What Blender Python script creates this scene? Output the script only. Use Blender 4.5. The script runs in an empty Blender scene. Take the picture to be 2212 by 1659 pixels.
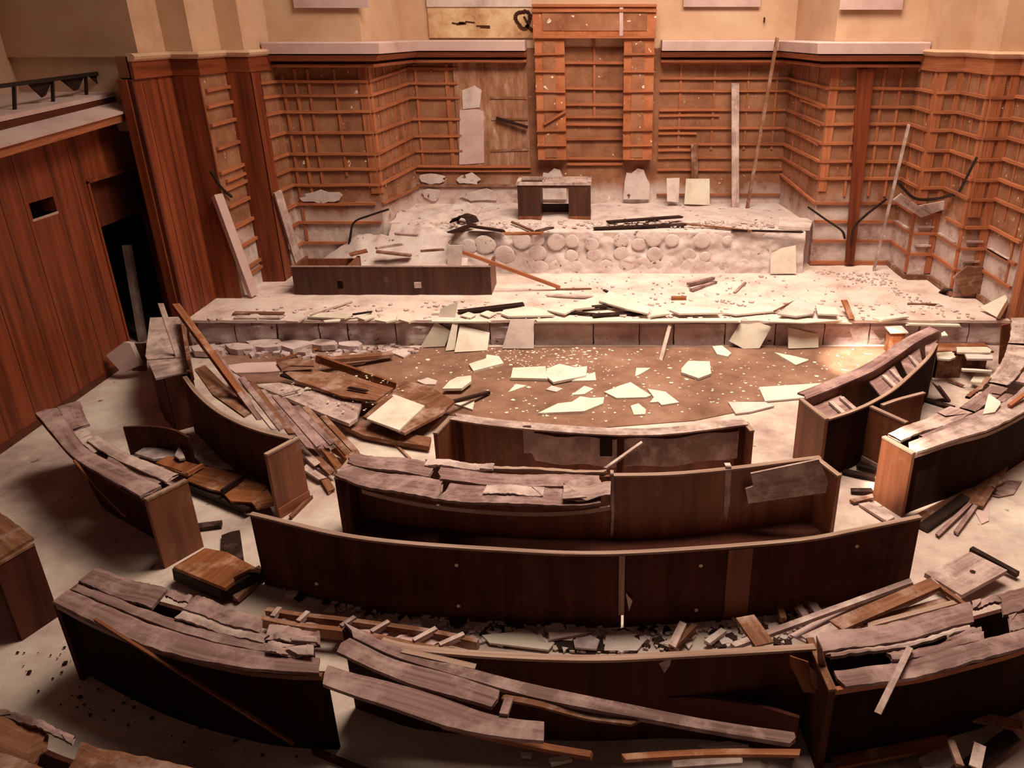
import bpy, math, random
from mathutils import Vector, Matrix, noise
random.seed(7)
SC = bpy.context.scene
COL = SC.collection
# ------------------------------------------------------------------ camera survey
# Camera stands on a gallery 5 m above the hall floor, looking 24 degrees down.
CX, CY, FPX, TH, CH = 1300., 830., 1717., math.radians(24.1), 5.0
CT, ST = math.cos(TH), math.sin(TH)
def ray(px, py):
    u = (px-CX)/FPX; v = (py-CY)/FPX
    return Vector((u, CT - v*ST, -ST - v*CT))
def at(px, py, z=0.):            # surveyed point on the level z
    d = ray(px, py); return d*((z-CH)/d.z) + Vector((0, 0, CH))
def aty(px, py, Y):              # surveyed point on the upright plane y = Y
    d = ray(px, py); return d*(Y/d.y) + Vector((0, 0, CH))
def atx(px, py, X):
    d = ray(px, py); return d*(X/d.x) + Vector((0, 0, CH))
def zy(py, Y): return aty(CX, py, Y).z
S3 = 740/2212.
def G(k, *p):                    # survey sheet k -> plate coordinates
    ox, oy, s = {1:(0,0,S3), 2:(740,0,S3), 3:(1472,0,S3), 4:(0,555,S3), 5:(740,555,S3), 6:(1472,555,S3),
                 7:(0,1104,S3), 8:(740,1104,S3), 9:(1472,1104,S3), 10:(400,700,500/2212.), 11:(1900,600,312/1479.),
                 12:(960,440,820/2212.), 13:(400,590,600/2212.), 14:(200,880,500/1975.), 15:(560,1240,700/2212.),
                 16:(1800,900,412/1709.), 17:(1050,1480,1162/2212.)}[k]
    r = [(ox+x*s, oy+y*s) for x, y in p]
    return r[0] if len(r) == 1 else r

cam_d = bpy.data.cameras.new('camera'); cam = bpy.data.objects.new('camera', cam_d); COL.objects.link(cam)
cam.location = (0, 0, CH); cam.rotation_euler = (math.pi/2 - TH, 0, 0)
cam_d.sensor_width = 36; cam_d.lens = FPX/2212*36
cam_d.shift_x = -(CX-1106)/2212.; cam_d.shift_y = (CY-829.5)/2212.
cam_d.clip_end = 200
SC.camera = cam

# ------------------------------------------------------------------ materials
TINT = (1., .80, .60)
def lin(c):
    c /= 255.; return c/12.92 if c <= .04045 else ((c+.055)/1.055)**2.4
def ob(r, g, b, k=.92):
    return tuple(min(.93, lin(c)/t*k) for c, t in zip((r, g, b), TINT)) + (1,)
class NT:
    def __init__(s, name, rough=.85, spec=.25):
        s.m = bpy.data.materials.new(name); s.m.use_nodes = True; s.t = s.m.node_tree
        s.b = s.t.nodes['Principled BSDF']; s.b.inputs['Roughness'].default_value = rough
        s.b.inputs['Specular IOR Level'].default_value = spec
    def n(s, typ, **kw):
        o = s.t.nodes.new(typ)
        for k, v in kw.items():
            if k.startswith('i_'):
                key = k[2:].replace('_', ' '); o.inputs[key].default_value = v
            else: setattr(o, k, v)
        return o
    def l(s, a, b): s.t.links.new(a, b)
    def coord(s, what='Object', scale=(1, 1, 1), rnd=True):
        tc = s.n('ShaderNodeTexCoord'); mp = s.n('ShaderNodeMapping'); mp.inputs['Scale'].default_value = scale
        s.l(tc.outputs[what], mp.inputs['Vector'])
        if rnd:
            oi = s.n('ShaderNodeObjectInfo'); mu = s.n('ShaderNodeMath', operation='MULTIPLY'); mu.inputs[1].default_value = 37.
            s.l(oi.outputs['Random'], mu.inputs[0]); s.l(mu.outputs[0], mp.inputs['Location'])
        return mp.outputs['Vector']
    def noise(s, vec, scale, detail=6, rough=.6):
        o = s.n('ShaderNodeTexNoise'); o.inputs['Scale'].default_value = scale
        o.inputs['Detail'].default_value = detail; o.inputs['Roughness'].default_value = rough
        s.l(vec, o.inputs['Vector']); return o.outputs['Fac']
    def ramp(s, fac, stops):
        o = s.n('ShaderNodeValToRGB'); e = o.color_ramp.elements
        while len(e) < len(stops): e.new(.5)
        for k, (p, c) in zip(e, stops): k.position = p; k.color = c
        s.l(fac, o.inputs['Fac']); return o.outputs['Color']
    def mix(s, fac, a, b, mode='MIX'):
        o = s.n('ShaderNodeMix', data_type='RGBA', blend_type=mode)
        for src, k in ((fac, 0), (a, 6), (b, 7)):
            if isinstance(src, (int, float)): o.inputs[k].default_value = src
            elif isinstance(src, tuple): o.inputs[k].default_value = src
            else: s.l(src, o.inputs[k])
        return o.outputs[2]
    def done(s, color, bump=None, strength=.3, dist=.02):
        if isinstance(color, tuple): s.b.inputs['Base Color'].default_value = color
        else: s.l(color, s.b.inputs['Base Color'])
        if bump is not None:
            bp = s.n('ShaderNodeBump'); bp.inputs['Strength'].default_value = strength; bp.inputs['Distance'].default_value = dist
            s.l(bump, bp.inputs['Height']); s.l(bp.outputs['Normal'], s.b.inputs['Normal'])
        return s.m
W1 = (1, 1, 1, 1); K0 = (0, 0, 0, 1)
def wood(name, c1, c2, dust=None, amount=.5, rough=.6, across=26, along=1.3, spec=.3, vary=.25):
    t = NT(name, rough, spec)
    uv = t.coord('UV', (along, across, 1))
    g = t.noise(uv, 1.0, 8, .65)
    base = t.ramp(g, [(.30, c1), (.70, c2)])
    oi = t.n('ShaderNodeObjectInfo'); v = t.ramp(oi.outputs['Random'], [(0, (1-vary,)*3+(1,)), (1, (1+0*vary,)*3+(1,))])
    base = t.mix(1.0, base, v, 'MULTIPLY')
    if dust:
        ob_ = t.coord('Object'); d = t.noise(ob_, 2.3, 8, .7)
        f = t.ramp(d, [(.62-.35*amount, K0), (.80-.35*amount, W1)])
        base = t.mix(f, base, dust)
    return t.done(base, g, .25, .01)
def mottled(name, stops, scale=1.5, detail=9, rough=.9, specks=None, sp=(.68, .74), sp_scale=14, bump=.35, second=None):
    t = NT(name, rough, .15)
    o = t.coord('Object'); f = t.noise(o, scale, detail, .68)
    c = t.ramp(f, stops)
    if second:
        f2 = t.noise(o, second[0], 5, .6); c = t.mix(t.ramp(f2, [(second[1], K0), (second[2], W1)]), c, second[3])
    if specks:
        f3 = t.noise(o, sp_scale, 3, .5); c = t.mix(t.ramp(f3, [(sp[0], K0), (sp[1], W1)]), c, specks)
    f4 = t.noise(o, 22, 6, .7)
    return t.done(c, f4, bump, .02)

M = {}
M['floor'] = mottled('floor_plaster_dust', [(.28, ob(150, 110, 94)), (.47, ob(200, 160, 134)), (.72, ob(236, 204, 168))], .9, 10,
                     specks=ob(120, 84, 70), sp=(.69, .76), sp_scale=5, second=(.55, .56, .70, ob(150, 112, 98)))
M['stage'] = mottled('stage_dust', [(.28, ob(184, 138, 116)), (.5, ob(228, 184, 156)), (.74, ob(242, 208, 178))], 1.3, 10, specks=ob(130, 84, 62), sp=(.70, .78), sp_scale=6)
M['carpet'] = mottled('carpet_dirt', [(.3, ob(104, 66, 48)), (.55, ob(146, 98, 72)), (.78, ob(172, 124, 96))], 1.4, 10, specks=ob(240, 205, 165), sp=(.735, .77), sp_scale=16)
M['slab'] = mottled('white_plaster', [(.25, ob(200, 164, 132)), (.5, ob(226, 194, 160)), (.8, ob(238, 210, 176))], 2.2, 8, bump=.2)
M['slab2'] = mottled('pinkish_plaster', [(.25, ob(176, 134, 114)), (.5, ob(216, 178, 152)), (.8, ob(232, 200, 172))], 2.2, 8, bump=.2)
M['block'] = mottled('grey_block', [(.25, ob(150, 108, 94)), (.5, ob(206, 164, 144)), (.8, ob(232, 194, 170))], 2.6, 9, bump=.5, specks=ob(90, 58, 46), sp=(.68, .74), sp_scale=7)
M['rubble'] = mottled('rubble_plaster', [(.22, ob(150, 108, 92)), (.42, ob(208, 168, 146)), (.75, ob(232, 200, 172))], 2.4, 10, bump=.6, specks=ob(110, 72, 56), sp=(.66, .72), sp_scale=6)
M['dab'] = mottled('plaster_dab', [(.25, ob(160, 118, 100)), (.45, ob(212, 172, 148)), (.8, ob(234, 202, 174))], 3, 8, bump=.5)
M['cream'] = mottled('cream_wall', [(.2, ob(190, 130, 92)), (.5, ob(212, 158, 116)), (.8, ob(224, 176, 134))], .8, 8, rough=.8, bump=.12)
M['soot'] = mottled('soot', [(.3, ob(60, 28, 18)), (.7, ob(96, 50, 30))], 4, 6)
M['stain'] = mottled('stained_cream', [(.30, ob(150, 92, 58)), (.46, ob(205, 148, 98)), (.7, ob(240, 192, 140))], 2.2, 9)
M['fascia'] = mottled('mauve_fascia', [(.2, ob(176, 128, 108)), (.5, ob(208, 160, 138)), (.8, ob(222, 178, 152))], 1.5, 8, bump=.1)
M['veneer'] = wood('red_veneer', ob(78, 30, 15), ob(156, 70, 36), rough=.5, spec=.2, across=7, along=.35, vary=.05)
M['veneer_dark'] = wood('dark_veneer', ob(70, 26, 14), ob(104, 42, 22), rough=.5, across=7, along=.35, vary=.05)
M['lath'] = wood('orange_lath', ob(146, 74, 40), ob(204, 114, 68), rough=.75, across=30, along=1.5)
M['brownwood'] = wood('mahogany', ob(50, 24, 16), ob(96, 50, 32), dust=ob(140, 92, 72), amount=.08, rough=.5, across=7, along=.5)
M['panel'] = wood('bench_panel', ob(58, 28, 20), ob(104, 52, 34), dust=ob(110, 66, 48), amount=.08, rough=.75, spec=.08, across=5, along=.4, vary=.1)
M['panel_shaded'] = wood('shaded_bench_panel', ob(30, 13, 9), ob(56, 25, 17), rough=.8, across=5, along=.4, vary=.1, spec=.05)  # darker copy of the bench panel: seat-side shade put into the colour
M['panel_lit'] = wood('lit_bench_panel', ob(100, 50, 29), ob(154, 84, 50), dust=ob(160, 106, 78), amount=.12, rough=.5, across=7, along=.4, vary=.1)  # lit copy of the bench panel, brightness put into the colour
M['edge'] = wood('raw_edge', ob(142, 96, 72), ob(204, 156, 124), rough=.8, across=30)
M['top'] = wood('dusty_desktop', ob(104, 67, 55), ob(170, 122, 104), dust=ob(188, 142, 122), amount=.45, rough=.8, across=26, along=.8, spec=.15)
M['dustboard'] = wood('dusty_board', ob(140, 98, 82), ob(204, 158, 134), dust=ob(216, 174, 148), amount=.5, rough=.85, across=20, spec=.1)
M['oldboard'] = wood('brown_board', ob(104, 58, 36), ob(160, 100, 66), dust=ob(186, 138, 112), amount=.35, rough=.8, across=20, spec=.1)
M['seatboard'] = wood('orange_brown_board', ob(110, 52, 28), ob(176, 100, 56), dust=ob(196, 140, 104), amount=.25, rough=.7, across=14, spec=.15)
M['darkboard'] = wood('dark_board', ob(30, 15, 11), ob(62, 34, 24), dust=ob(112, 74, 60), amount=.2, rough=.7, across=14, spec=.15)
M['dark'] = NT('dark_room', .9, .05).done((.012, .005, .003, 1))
M['metal'] = NT('iron', .6, .3).done((.02, .010, .008, 1))
M['screw'] = NT('brass_dot', .4, .5).done(ob(240, 200, 150))
M['glassy'] = mottled('crumpled_sheet', [(.3, ob(120, 86, 78)), (.5, ob(180, 142, 126)), (.75, ob(240, 214, 186))], 3.0, 9, rough=.4, bump=.9)
# brown plastered wall with the pale coat showing along its foot
def wall_mat():
    t = NT('lathed_wall', .9, .12)
    o = t.coord('Object', rnd=False)
    f = t.noise(o, 1.6, 10, .68)
    c = t.ramp(f, [(.28, ob(112, 62, 40)), (.5, ob(150, 92, 60)), (.75, ob(178, 118, 82))])
    pale = t.ramp(t.noise(o, 2.2, 10, .7), [(.3, ob(142, 98, 78)), (.48, ob(205, 164, 140)), (.7, ob(232, 200, 172))])
    tc = t.n('ShaderNodeTexCoord'); sx = t.n('ShaderNodeSeparateXYZ'); t.l(tc.outputs['Object'], sx.inputs[0])
    nz = t.noise(o, 1.1, 6, .6)
    ma = t.n('ShaderNodeMath', operation='MULTIPLY_ADD'); ma.inputs[1].default_value = 1.9; t.l(nz, ma.inputs[0]); t.l(sx.outputs['Z'], ma.inputs[2])
    k = t.ramp(ma.outputs[0], [(0, W1), (1, K0)])
    mr = t.n('ShaderNodeMapRange'); mr.inputs['From Min'].default_value = 2.35; mr.inputs['From Max'].default_value = 2.75
    mr.inputs['To Min'].default_value = 1; mr.inputs['To Max'].default_value = 0
    t.l(ma.outputs[0], mr.inputs['Value'])
    c = t.mix(mr.outputs[0], c, pale)
    sp = t.noise(o, 9, 5, .6)
    c = t.mix(t.ramp(sp, [(.665, K0), (.70, W1)]), c, ob(240, 205, 165))
    return t.done(c, t.noise(o, 18, 6, .7), .4, .02)
M['wall'] = wall_mat()
def streak_mat():
    t = NT('streaked_plaster', .9, .12)
    o = t.coord('Object', (4, 4, 1.0), rnd=False)
    f = t.noise(o, 1.3, 12, .78)
    c = t.ramp(f, [(.35, ob(128, 76, 50)), (.52, ob(164, 106, 74)), (.62, ob(188, 136, 104)), (.70, ob(240, 208, 174))])
    return t.done(c, f, .4, .02)
M['streak'] = streak_mat()

# ------------------------------------------------------------------ mesh helpers
ORG = {}
def _link(name, V, F, mat, parent=None, uv=None, smooth=False):
    V = [Vector(v) for v in V]
    if parent is not None: org = ORG[parent.name]
    else:
        n = len(V); org = Vector((sum(v.x for v in V)/n, sum(v.y for v in V)/n, min(v.z for v in V)))
    me = bpy.data.meshes.new(name); me.from_pydata([v-org for v in V], [], F); me.update()
    if uv is not None:
        L = me.uv_layers.new(name='UVMap')
        for lp in me.loops: L.data[lp.index].uv = uv[lp.vertex_index]
    if smooth:
        for p in me.polygons: p.use_smooth = True
    me.materials.append(M[mat] if isinstance(mat, str) else mat)
    o = bpy.data.objects.new(name, me); COL.objects.link(o)
    if parent is not None: o.parent = parent
    else: o.location = org
    ORG[o.name] = org
    return o
def tag(o, label=None, cat=None, group=None, kind=None):
    if label: o['label'] = label
    if cat: o['category'] = cat
    if group: o['group'] = group
    if kind: o['kind'] = kind
    return o
def thing(name, label, cat, loc, group=None, kind=None):
    o = bpy.data.objects.new(name, None); COL.objects.link(o); o.location = loc; o.empty_display_size = .2
    ORG[o.name] = Vector(loc)
    return tag(o, label, cat, group, kind)
class MB:                                       # collects pieces of ONE mesh
    def __init__(s): s.V = []; s.F = []; s.U = []
    def add(s, V, F, U=None):
        k = len(s.V); s.V += [Vector(v) for v in V]; s.F += [tuple(i+k for i in f) for f in F]
        s.U += list(U) if U else [(v[2], v[0]+v[1]) for v in V]
    def box(s, x0, x1, y0, y1, z0, z1):
        V = [(x, y, z) for z in (z0, z1) for y in (y0, y1) for x in (x0, x1)]
        s.add(V, [(0, 2, 3, 1), (4, 5, 7, 6), (0, 1, 5, 4), (1, 3, 7, 5), (3, 2, 6, 7), (2, 0, 4, 6)])
    def bar(s, p0, p1, w, t, up=Vector((0, 0, 1)), seg=1, jag=0., bend=0.):
        p0, p1 = Vector(p0), Vector(p1); d = (p1-p0); L = d.length; d.normalize()
        side = d.cross(up)
        if side.length < 1e-4: side = d.cross(Vector((0, 1, 0)))
        side.normalize(); nor = side.cross(d).normalized()
        V = []; U = []; F = []
        for i in range(seg+1):
            f = i/seg; c = p0 + d*(L*f) + nor*(bend*math.sin(math.pi*f)*L)
            for k, (a, b) in enumerate(((-1, -1), (1, -1), (1, 1), (-1, 1))):
                e = 0
                if jag and i in (0, seg): e = random.uniform(-jag, jag)
                V.append(c + side*(a*w/2) + nor*(b*t/2) + d*e); U.append((L*f, a*w/2 + b*t/2))
        for i in range(seg):
            for k in range(4):
                a = i*4+k; b = i*4+(k+1) % 4; F.append((a, b, b+4, a+4))
        F.append((3, 2, 1, 0)); n = seg*4; F.append((n, n+1, n+2, n+3))
        s.add(V, F, U)
    def prism(s, P, t, up=False):               # planar polygon with thickness going down / away
        P = [Vector(p) for p in P]; n = len(P); c = sum(P, Vector())/n
        N = Vector()
        for i in range(n): N += (P[i]-c).cross(P[(i+1) % n]-c)
        N.normalize()
        if N.z < 0 or (abs(N.z) < .05 and N.y > 0): N = -N; P = P[::-1]
        P = [p - N*((p-c).dot(N)) for p in P]
        ax = (P[1]-P[0]).normalized(); ay = N.cross(ax)
        Q = [p - N*t for p in P]
        V = P+Q; U = [((p-c).dot(ax), (p-c).dot(ay)+(0 if i < n else t)) for i, p in enumerate(V)]
        F = [tuple(range(n)), tuple(range(2*n-1, n-1, -1))]
        for i in range(n):
            j = (i+1) % n; F.append((i, i+n, j+n, j))
        s.add(V, F, U)
    def obj(s, name, mat, parent=None, smooth=False): return _link(name, s.V, s.F, mat, parent, s.U, smooth)

def spline(P, n=32):                             # smooth line through points, evenly resampled
    P = [Vector(p) for p in P]
    if len(P) == 2: dense = [P[0].lerp(P[1], i/n) for i in range(n+1)]
    else:
        Q = [P[0]*2-P[1]] + P + [P[-1]*2-P[-2]]; dense = []
        for i in range(1, len(Q)-2):
            a, b, c, d = Q[i-1:i+3]
            for k in range(24):
                t = k/24
                dense.append(.5*((2*b)+(c-a)*t+(2*a-5*b+4*c-d)*t*t+(3*b-a-3*c+d)*t**3))
        dense.append(P[-1])
    L = [0]
    for a, b in zip(dense, dense[1:]): L.append(L[-1]+(b-a).length)
    out = []; j = 0
    for i in range(n+1):
        s = L[-1]*i/n
        while j < len(L)-2 and L[j+1] < s: j += 1
        f = (s-L[j])/max(1e-9, L[j+1]-L[j]); out.append(dense[j].lerp(dense[j+1], min(1, f)))
    return out
def normals(L):
    N = []
    for i in range(len(L)):
        d = L[min(i+1, len(L)-1)]-L[max(i-1, 0)]; d.z = 0; d.normalize(); N.append(Vector((d.y, -d.x, 0)))   # points to the right of travel
    return N
def offs(L, k): return [p+n*k for p, n in zip(L, normals(L))]
def ribbon(A, B, z0, z1, mat, name, parent, ua=True, zj=None):
    """solid between two lines A and B (same count) from height z0 to z1"""
    V = []; U = []; F = []; n = len(A); s = 0
    for i in range(n):
        if i: s += (A[i]-A[i-1]).length
        w = (A[i]-B[i]).length; dz = zj[i] if zj else 0
        for p, z, uu in ((A[i], z0, 0), (B[i], z0, w), (B[i], z1, w), (A[i], z1, 0)):
            V.append((p.x, p.y, z+dz)); U.append((s, uu) if ua else (z, s+uu))
        if i:
            k = (i-1)*4
            for a, b in ((0, 1), (1, 2), (2, 3), (3, 0)): F.append((k+a, k+b, k+b+4, k+a+4))
    F.append((3, 2, 1, 0)); k = (n-1)*4; F.append((k, k+1, k+2, k+3))
    return _link(name, V, F, mat, parent, U)
def cut(L, a, b, n=24):
    return [lerpl(L, a+(b-a)*i/n) for i in range(n+1)]
def lerpl(L, f):
    x = max(0, min(1, f))*(len(L)-1); i = min(int(x), len(L)-2); return L[i].lerp(L[i+1], x-i)
def upright(parent, L, z0, z1, t, mat='panel', name='front_panel'):
    return ribbon(L, offs(L, t), z0, z1, mat, name, parent, ua=False)
def cap(parent, L, z, w, t=.02, mat='edge', name='top_edge', o=-.004):
    return ribbon(offs(L, o), offs(L, w+o), z, z+t, mat, name, parent)
def board(parent, A, B, s0, s1, f0, f1, z, t=.03, mat='top', name='desktop_board', rag=.04, warp=.012, sag=0.):
    """one long board of a desktop lying between the lines A (back) and B (front)"""
    n = 26; V = []; U = []; F = []; ph = random.random()*9
    rows = []
    for i in range(n+1):
        r = []
        for f in (f0, (f0+f1)/2, f1):
            e0 = random.uniform(0, rag) if i == 0 else (-random.uniform(0, rag) if i == n else 0)
            s = s0+(s1-s0)*i/n+e0
            p = lerpl(A, s).lerp(lerpl(B, s), f + (random.uniform(-.012, .012) if 0 < i < n and rag else 0))
            r.append(p)
        rows.append(r)
    s = 0
    for i, r in enumerate(rows):
        if i: s += (r[1]-rows[i-1][1]).length
        dz = warp*math.sin(ph+i*.33)+sag*math.sin(math.pi*i/n)
        for k, p in enumerate(r): V.append((p.x, p.y, z+dz+(warp*.5 if k == 1 else 0))); U.append((s, (p-r[0]).length))
        for k, p in enumerate(r[::-1]): V.append((p.x, p.y, z+dz-t)); U.append((s, (p-r[0]).length+t))
        if i:
            k0 = (i-1)*6
            for a in range(6): b = (a+1) % 6; F.append((k0+a, k0+a+6, k0+b+6, k0+b))
    F.append(tuple(range(6))); k = n*6; F.append(tuple(range(k+5, k-1, -1)))
    return _link(name, V, F, mat, parent, U)
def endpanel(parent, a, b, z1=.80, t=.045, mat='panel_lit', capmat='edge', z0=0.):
    a = Vector((a[0], a[1], 0)); b = Vector((b[0], b[1], 0)); L = spline([a, b], 4)
    e = upright(parent, L, z0, z1, t, mat, 'end_panel')
    ribbon(offs(L, -.006), offs(L, t+.006), z1, z1+.022, capmat, 'end_cap', e)
    return e
def wl(pts, z): return [at(x, y, z) for x, y in pts]
def slab(name, label, cat, P, t, mat='slab', group=None, parent=None, tri=None):
    mb = MB(); mb.prism(P, t); o = mb.obj(name, mat, parent)
    if parent is None: tag(o, label, cat, group)
    return o
def plank(name, label, cat, p0, p1, w, t, mat='oldboard', group=None, jag=.02, up=Vector((0, 0, 1)), bend=0., parent=None):
    mb = MB(); mb.bar(p0, p1, w, t, up, seg=10, jag=jag, bend=bend); o = mb.obj(name, mat, parent)
    if parent is None: tag(o, label, cat, group)
    return o
def chips(name, label, cat, fn, n, size, mat, flat=.25):
    mb = MB()
    for _ in range(n):
        p = Vector(fn()); s = random.uniform(*size)*(1 if random.random() < .85 else 1.7); m = random.choice((3, 4, 4, 5)); a0 = random.random()*6
        P = [p + Vector((math.cos(a0+i*6.283/m)*s*random.uniform(.5, 1), math.sin(a0+i*6.283/m)*s*random.uniform(.5, 1), s*flat*random.uniform(.5, 1))) for i in range(m)]
        mb.prism(P, s*flat)
    return tag(mb.obj(name, mat), label, cat, kind='stuff')
STG = .47; PLT = 1.30; SY = 12.82; DT = .82

# ================================================================== THE ROOM
def S(o): o['kind'] = 'structure'; return o
mb = MB(); mb.box(-9.2, 9.2, .2, 19.4, -.12, 0); S(mb.obj('floor', 'floor'))
# --- stage with its block front
st = thing('floor_stage', 'raised stage floor of dusty plaster with block front', None, (0, SY, 0), kind='structure')
mb = MB(); mb.box(-7.3, 7.4, SY+.10, 19.2, 0.001, STG-.03); mb.obj('stage_body', 'stage', st)
mb = MB()
nx, ny = 90, 40; V = []; F = []
for j in range(ny+1):
    for i in range(nx+1):
        x = -7.3+14.7*i/nx; y = SY-.03+6.4*j/ny
        if j == 0: y += .035*noise.noise(Vector((x*2.1, 3, 0)))
        V.append((x, y, STG+.012*noise.noise(Vector((x*2.2, y*2.2, 1)))+.008*noise.noise(Vector((x*6, y*6, 5)))))
for j in range(ny):
    for i in range(nx): k = j*(nx+1)+i; F.append((k, k+1, k+nx+2, k+nx+1))
mb.add(V, F); b0 = len(mb.V); mb.add([Vector(v)-Vector((0, 0, .05)) for v in V[:nx+1]], [])
mb.F += [(b0+i, b0+i+1, i+1, i) for i in range(nx)]
mb.obj('stage_top', 'stage', st)
x = -7.0
joints = [at(p, 740).x for p in (440, 520, 610, 700, 760, 862, 960, 1062, 1155, 1282, 1380, 1453, 1562, 1669, 1773, 1870, 1975, 2080, 2185)]
for a, b in zip([-7.3]+joints, joints+[7.4]):
    rough = a < -1.9 or a > 4.2
    mb = MB(); d = random.uniform(0, .05); h = random.uniform(.37, .43)
    n = 10; V = []; F = []
    for j in range(7):
        for i in range(n+1):
            xx = a+.012+(b-a-.024)*i/n; zz = h*j/6
            amp = .05 if rough else .018
            V.append((xx + .01*noise.noise(Vector((zz*9, a, 0))), SY+d*.6+amp*noise.noise(Vector((xx*4, zz*6, 2)))+(.03 if j == 6 else 0)+(random.uniform(0, .06) if j == 0 and rough else 0), zz))
    for j in range(6):
        for i in range(n): k = j*(n+1)+i; F.append((k, k+1, k+n+2, k+n+1))
    m0 = len(V)
    V += [(V[6*(n+1)+i][0], SY+.2, h) for i in range(n+1)]
    F += [(6*(n+1)+i, 6*(n+1)+i+1, m0+i+1, m0+i) for i in range(n)]
    mb.add(V, F); mb.obj('facing_block', random.choice(('block', 'block', 'slab2')) if not rough else 'block', st)
# --- upper platform behind it
pt = thing('floor_platform', 'rubble faced upper platform on the stage', None, (.5, 15.6, STG), kind='structure')
mb = MB(); mb.box(-3.0, 4.05, 15.75, 18.7, STG, PLT-.02); mb.box(4.0, 4.5, 16.4, 18.7, STG, PLT-.02); mb.box(-4.6, -2.9, 16.6, 18.7, STG, PLT-.02); mb.obj('platform_body', 'stage', pt)
V = []; F = []; nx, nz = 150, 26
for j in range(nz+1):
    for i in range(nx+1):
        x = -3.02+7.09*i/nx; z = STG-.02+(PLT-STG+.02)*j/nz
        y = 15.62+.13*(j/nz)+.055*noise.noise(Vector((x*3, z*4, 0)))+.03*noise.noise(Vector((x*9, z*9, 3)))
        V.append((x, y, z))
for j in range(nz):
    for i in range(nx): k = j*(nx+1)+i; F.append((k, k+1, k+nx+2, k+nx+1))
b0 = len(V); tops = V[nz*(nx+1):]
for jj in range(1, 13):
    for i in range(nx+1):
        x = -3.02+7.09*i/nx; y = tops[i][1]+jj*.25
        V.append((x, y, PLT+.035*noise.noise(Vector((x*2, y*2, 7)))*min(1, jj/2)))
for jj in range(12):
    for i in range(nx):
        a = nz*(nx+1)+i if jj == 0 else b0+(jj-1)*(nx+1)+i; b = b0+jj*(nx+1)+i
        F.append((a, a+1, b+1, b))
_link('rubble_facing', V, F, 'rubble', pt, None, True)
def dome(c, r, d, parent):
    V = []; F = []; k = random.random()*9
    for j in range(5):
        for i in range(14):
            a = i/14*6.2832; rr = r*math.cos(j/5*1.5708)*(1+.12*noise.noise(Vector((math.cos(a), math.sin(a), k))))
            V.append((c[0]+rr*math.cos(a), c[1]-d*math.sin(j/5*1.5708)**.8, c[2]+rr*math.sin(a)*.92))
    V.append((c[0], c[1]-d, c[2]))
    for j in range(4):
        for i in range(14): a = j*14+i; b = j*14+(i+1) % 14; F.append((a, b, b+14, a+14))
    for i in range(14): F.append((56+i, 56+(i+1) % 14, 70))
    _link('plaster_dab', V, F, 'rubble', parent, None, True)
for x, y, r in [(450, 215, 34), (545, 215, 28), (650, 225, 42), (745, 220, 32), (235, 240, 40), (350, 300, 44), (545, 290, 34), (1030, 215, 30), (1220, 205, 34), (1325, 215, 30),
                (1500, 215, 34), (740, 305, 26), (1030, 290, 32), (1225, 295, 30), (1430, 300, 30), (1520, 310, 26), (460, 372, 30), (560, 375, 32), (655, 372, 34), (765, 378, 36), (945, 365, 34),
                (1065, 365, 32), (1150, 365, 36), (1240, 365, 28), (1300, 365, 24), (1430, 370, 40), (1540, 380, 30), (1640, 370, 30), (1740, 360, 26), (860, 240, 30), (870, 300, 26), (1130, 240, 26), (140, 250, 34), (1650, 215, 24)]:
    p = aty(*G(12, (x, y)), 15.64); dome((p.x, 15.66, p.z), r*random.uniform(.0042, .0056), .008+r*.0003, pt)

# --- back wall: zigzag plan, left to right
LZ = [(-7.10, 12.84), (-7.10, 14.05), (-6.65, 14.05), (-6.65, 15.10), (-6.25, 15.10), (-6.25, 16.30)]
LS = [(-6.25, 16.30), (-4.50, 16.30), (-4.25, 18.60), (-1.62, 18.60)]
MID = [(-1.62, 18.60), (1.27, 18.60)]
RS = [(1.27, 18.60), (4.12, 18.60), (4.36, 16.27), (6.02, 16.27)]
RZ = [(6.02, 16.27), (6.02, 15.23), (6.48, 15.23), (6.48, 14.08), (6.92, 14.08), (6.92, 12.90)]
plan = LZ + LS[1:] + MID[1:] + RS[1:] + RZ[1:]
wb = thing('wall_back', 'zigzag back wall of brown plaster with wooden laths', None, (0, 18.6, 0), kind='structure')
def walls(mb, plan, z0, z1, t=.18, back=0.):
    for a, b in zip(plan, plan[1:]):
        a = Vector((a[0], a[1], 0)); b = Vector((b[0], b[1], 0)); d = (b-a).normalized(); nrm = Vector((-d.y, d.x, 0))
        A = a+nrm*back-d*.0; B = b+nrm*back
        q = [A, B, B+nrm*t, A+nrm*t]
        mb.add([(p.x, p.y, z0) for p in q]+[(p.x, p.y, z1) for p in q], [(3, 2, 1, 0), (4, 5, 6, 7), (0, 1, 5, 4), (1, 2, 6, 5), (2, 3, 7, 6), (3, 0, 4, 7)])
def miter(pts, out):
    P = [Vector((p[0], p[1], 0)) for p in pts]; r = []
    for i, p in enumerate(P):
        n0 = n1 = None
        if i: d = (p-P[i-1]).normalized(); n0 = Vector((d.y, -d.x, 0))
        if i < len(P)-1: d = (P[i+1]-p).normalized(); n1 = Vector((d.y, -d.x, 0))
        n0 = n0 or n1; n1 = n1 or n0
        m = (n0+n1); m = m/max(.35, m.dot(n0)); r.append(p+m*out)
    return r
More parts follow.
